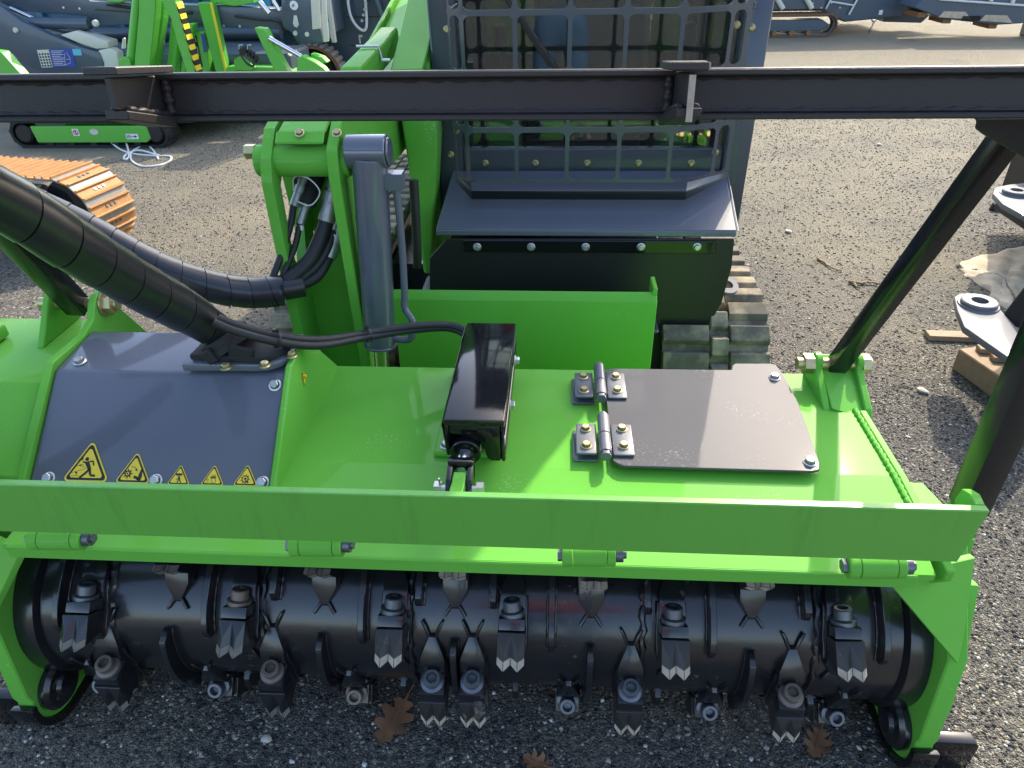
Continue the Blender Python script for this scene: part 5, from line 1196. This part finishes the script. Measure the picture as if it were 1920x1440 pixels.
def rock(px, py, s, M, label, sq=.7):
    p = at_z(px, py, 0); b = MB(); bm = bmesh.new(); bmesh.ops.create_icosphere(bm, subdivisions=2, radius=1)
    ph = [random.uniform(0,6) for _ in range(6)]
    vs = []
    for v in bm.verts:
        c = v.co; k = 1+.22*math.sin(2.3*c.x+ph[0])*math.cos(2.1*c.y+ph[1])+.15*math.sin(3*c.z+ph[2]+2*c.x)
        vs.append((p.x+c.x*k*s*1.2, p.y+c.y*k*s, c.z*k*s*sq+s*sq*.6))
    b.add(vs, [tuple(v.index for v in f.verts) for f in bm.faces]); bm.free()
    return solo('stone', b, M, label, 'stone', group='single larger stones', ang=25)
M_rockd = mat('dark_stone', (.03,.03,.032), .8, var=.4, vscale=60); M_rockl = mat('pale_stone', (.42,.39,.33), .8, var=.3, vscale=60)
rock(1865, 394, .026, M_rockd, 'black lump of stone beside the farther grey lug plate', .9)
rock(1478, 436, .014, M_rockl, 'small pale stone alone on the gravel between cab and strut', .8)
rock(1648, 273, .016, M_rockl, 'pale stone on the open lot under the push bar')
rock(500, 1387, .010, M_rockl, 'pale chip of stone at the front left of the gravel', .4)
rock(1730, 735, .016, M_rockl, 'light stone beside the mulcher deck at right', .6)

# ------------------------------------------------------------------ the photographer, standing behind the camera (seen only as a reflection)
pe = thing('person', 'person in blue jeans and a red jacket holding up a phone', 'person', (0, -.42, 0))
def skinned(name, joints, edges, M, parent):
    me = bpy.data.meshes.new(name); me.from_pydata([V(j[:3]) for j in joints], edges, []); me.update()
    o = bpy.data.objects.new(name, me); COL.objects.link(o)
    sk = o.modifiers.new('skin', 'SKIN')
    for i, j in enumerate(joints): me.skin_vertices[0].data[i].radius = (j[3], j[4] if len(j) > 4 else j[3])
    me.skin_vertices[0].data[0].use_root = True; sk.use_smooth_shade = True
    ss = o.modifiers.new('sub', 'SUBSURF'); ss.levels = 1; ss.render_levels = 2
    me.materials.append(M); W[o] = V(); o.parent = parent; o.location = -W[parent]; return o
YP = -.42
skinned('jeans', [(0,YP,.95,.165,.12),(0,YP,1.03,.155,.115),(.095,YP,.85,.092),(.11,YP+.02,.50,.066),(.115,YP-.01,.08,.055),(-.095,YP,.85,.092),(-.11,YP+.01,.50,.066),(-.115,YP-.02,.08,.055)],
        [(0,1),(0,2),(2,3),(3,4),(0,5),(5,6),(6,7)], M_jeans, pe)
skinned('jacket', [(0,YP,1.05,.17,.125),(0,YP,1.25,.165,.12),(0,YP-.01,1.42,.16,.11),(0,YP-.01,1.50,.07,.065),(.19,YP-.01,1.42,.065),(.25,YP+.06,1.17,.05),(.09,YP+.30,1.33,.036),(-.19,YP-.01,1.42,.065),(-.25,YP+.06,1.17,.05),(-.09,YP+.30,1.33,.036)],
        [(0,1),(1,2),(2,3),(2,4),(4,5),(5,6),(2,7),(7,8),(8,9)], M_redcloth, pe)
hd = MB().lathe([(0,-.125),(.045,-.118),(.068,-.08),(.078,-.02),(.082,.04),(.070,.09),(.035,.115),(0,.12)], (0,YP+.02,1.665), (0,.0,1), 28).cyl((0,YP,1.50),(0,YP+.01,1.58),.052,20)
hd.lathe([(0,.03),(.012,.012),(.016,-.015),(0,-.022)], (0,YP+.098,1.655), (0,0,1), 12)
for sx in (-1,1): hd.lathe([(0,-.03),(.014,-.015),(.017,.01),(0,.03)], (sx*.083,YP+.015,1.66), (0,0,1), 12)
part('head', hd, M_skin, pe, ang=60)
part('hair', MB().lathe([(.086,-.01),(.088,.04),(.076,.095),(.04,.122),(0,.128)], (0,YP+.008,1.668), (0,-.12,1), 28), M_hair, pe, ang=60)
for sx in (-1, 1):
    hb_ = MB().obox((sx*.082,YP+.345,1.365),(.026,.075,.07),Matrix.Rotation(R_(25),3,'X'))
    for k in range(4): hb_.tube([(sx*.085,YP+.365,1.345+.019*k),(sx*.094,YP+.39,1.362+.019*k),(sx*.080,YP+.404,1.372+.019*k)], [.0095,.0085,.0075], 8)
    hb_.tube([(sx*.075,YP+.34,1.40),(sx*.065,YP+.355,1.42),(sx*.045,YP+.37,1.425)], [.011,.010,.008], 8)
    part('hand', hb_, M_skin, pe, bevel=.006, seg=2)
part('phone', MB().box(-.078,.078,-.034,-.025,1.378,1.452), M_decalblack, pe, bevel=.003)
for sx in (-1, 1): part('shoe', MB().prism([(YP-.09,.002),(YP+.17,.002),(YP+.185,.03),(YP+.10,.065),(YP+.03,.10),(YP-.09,.10)], 'x', sx*.115-.046, sx*.115+.046), M_hair, pe, bevel=.015, seg=2)
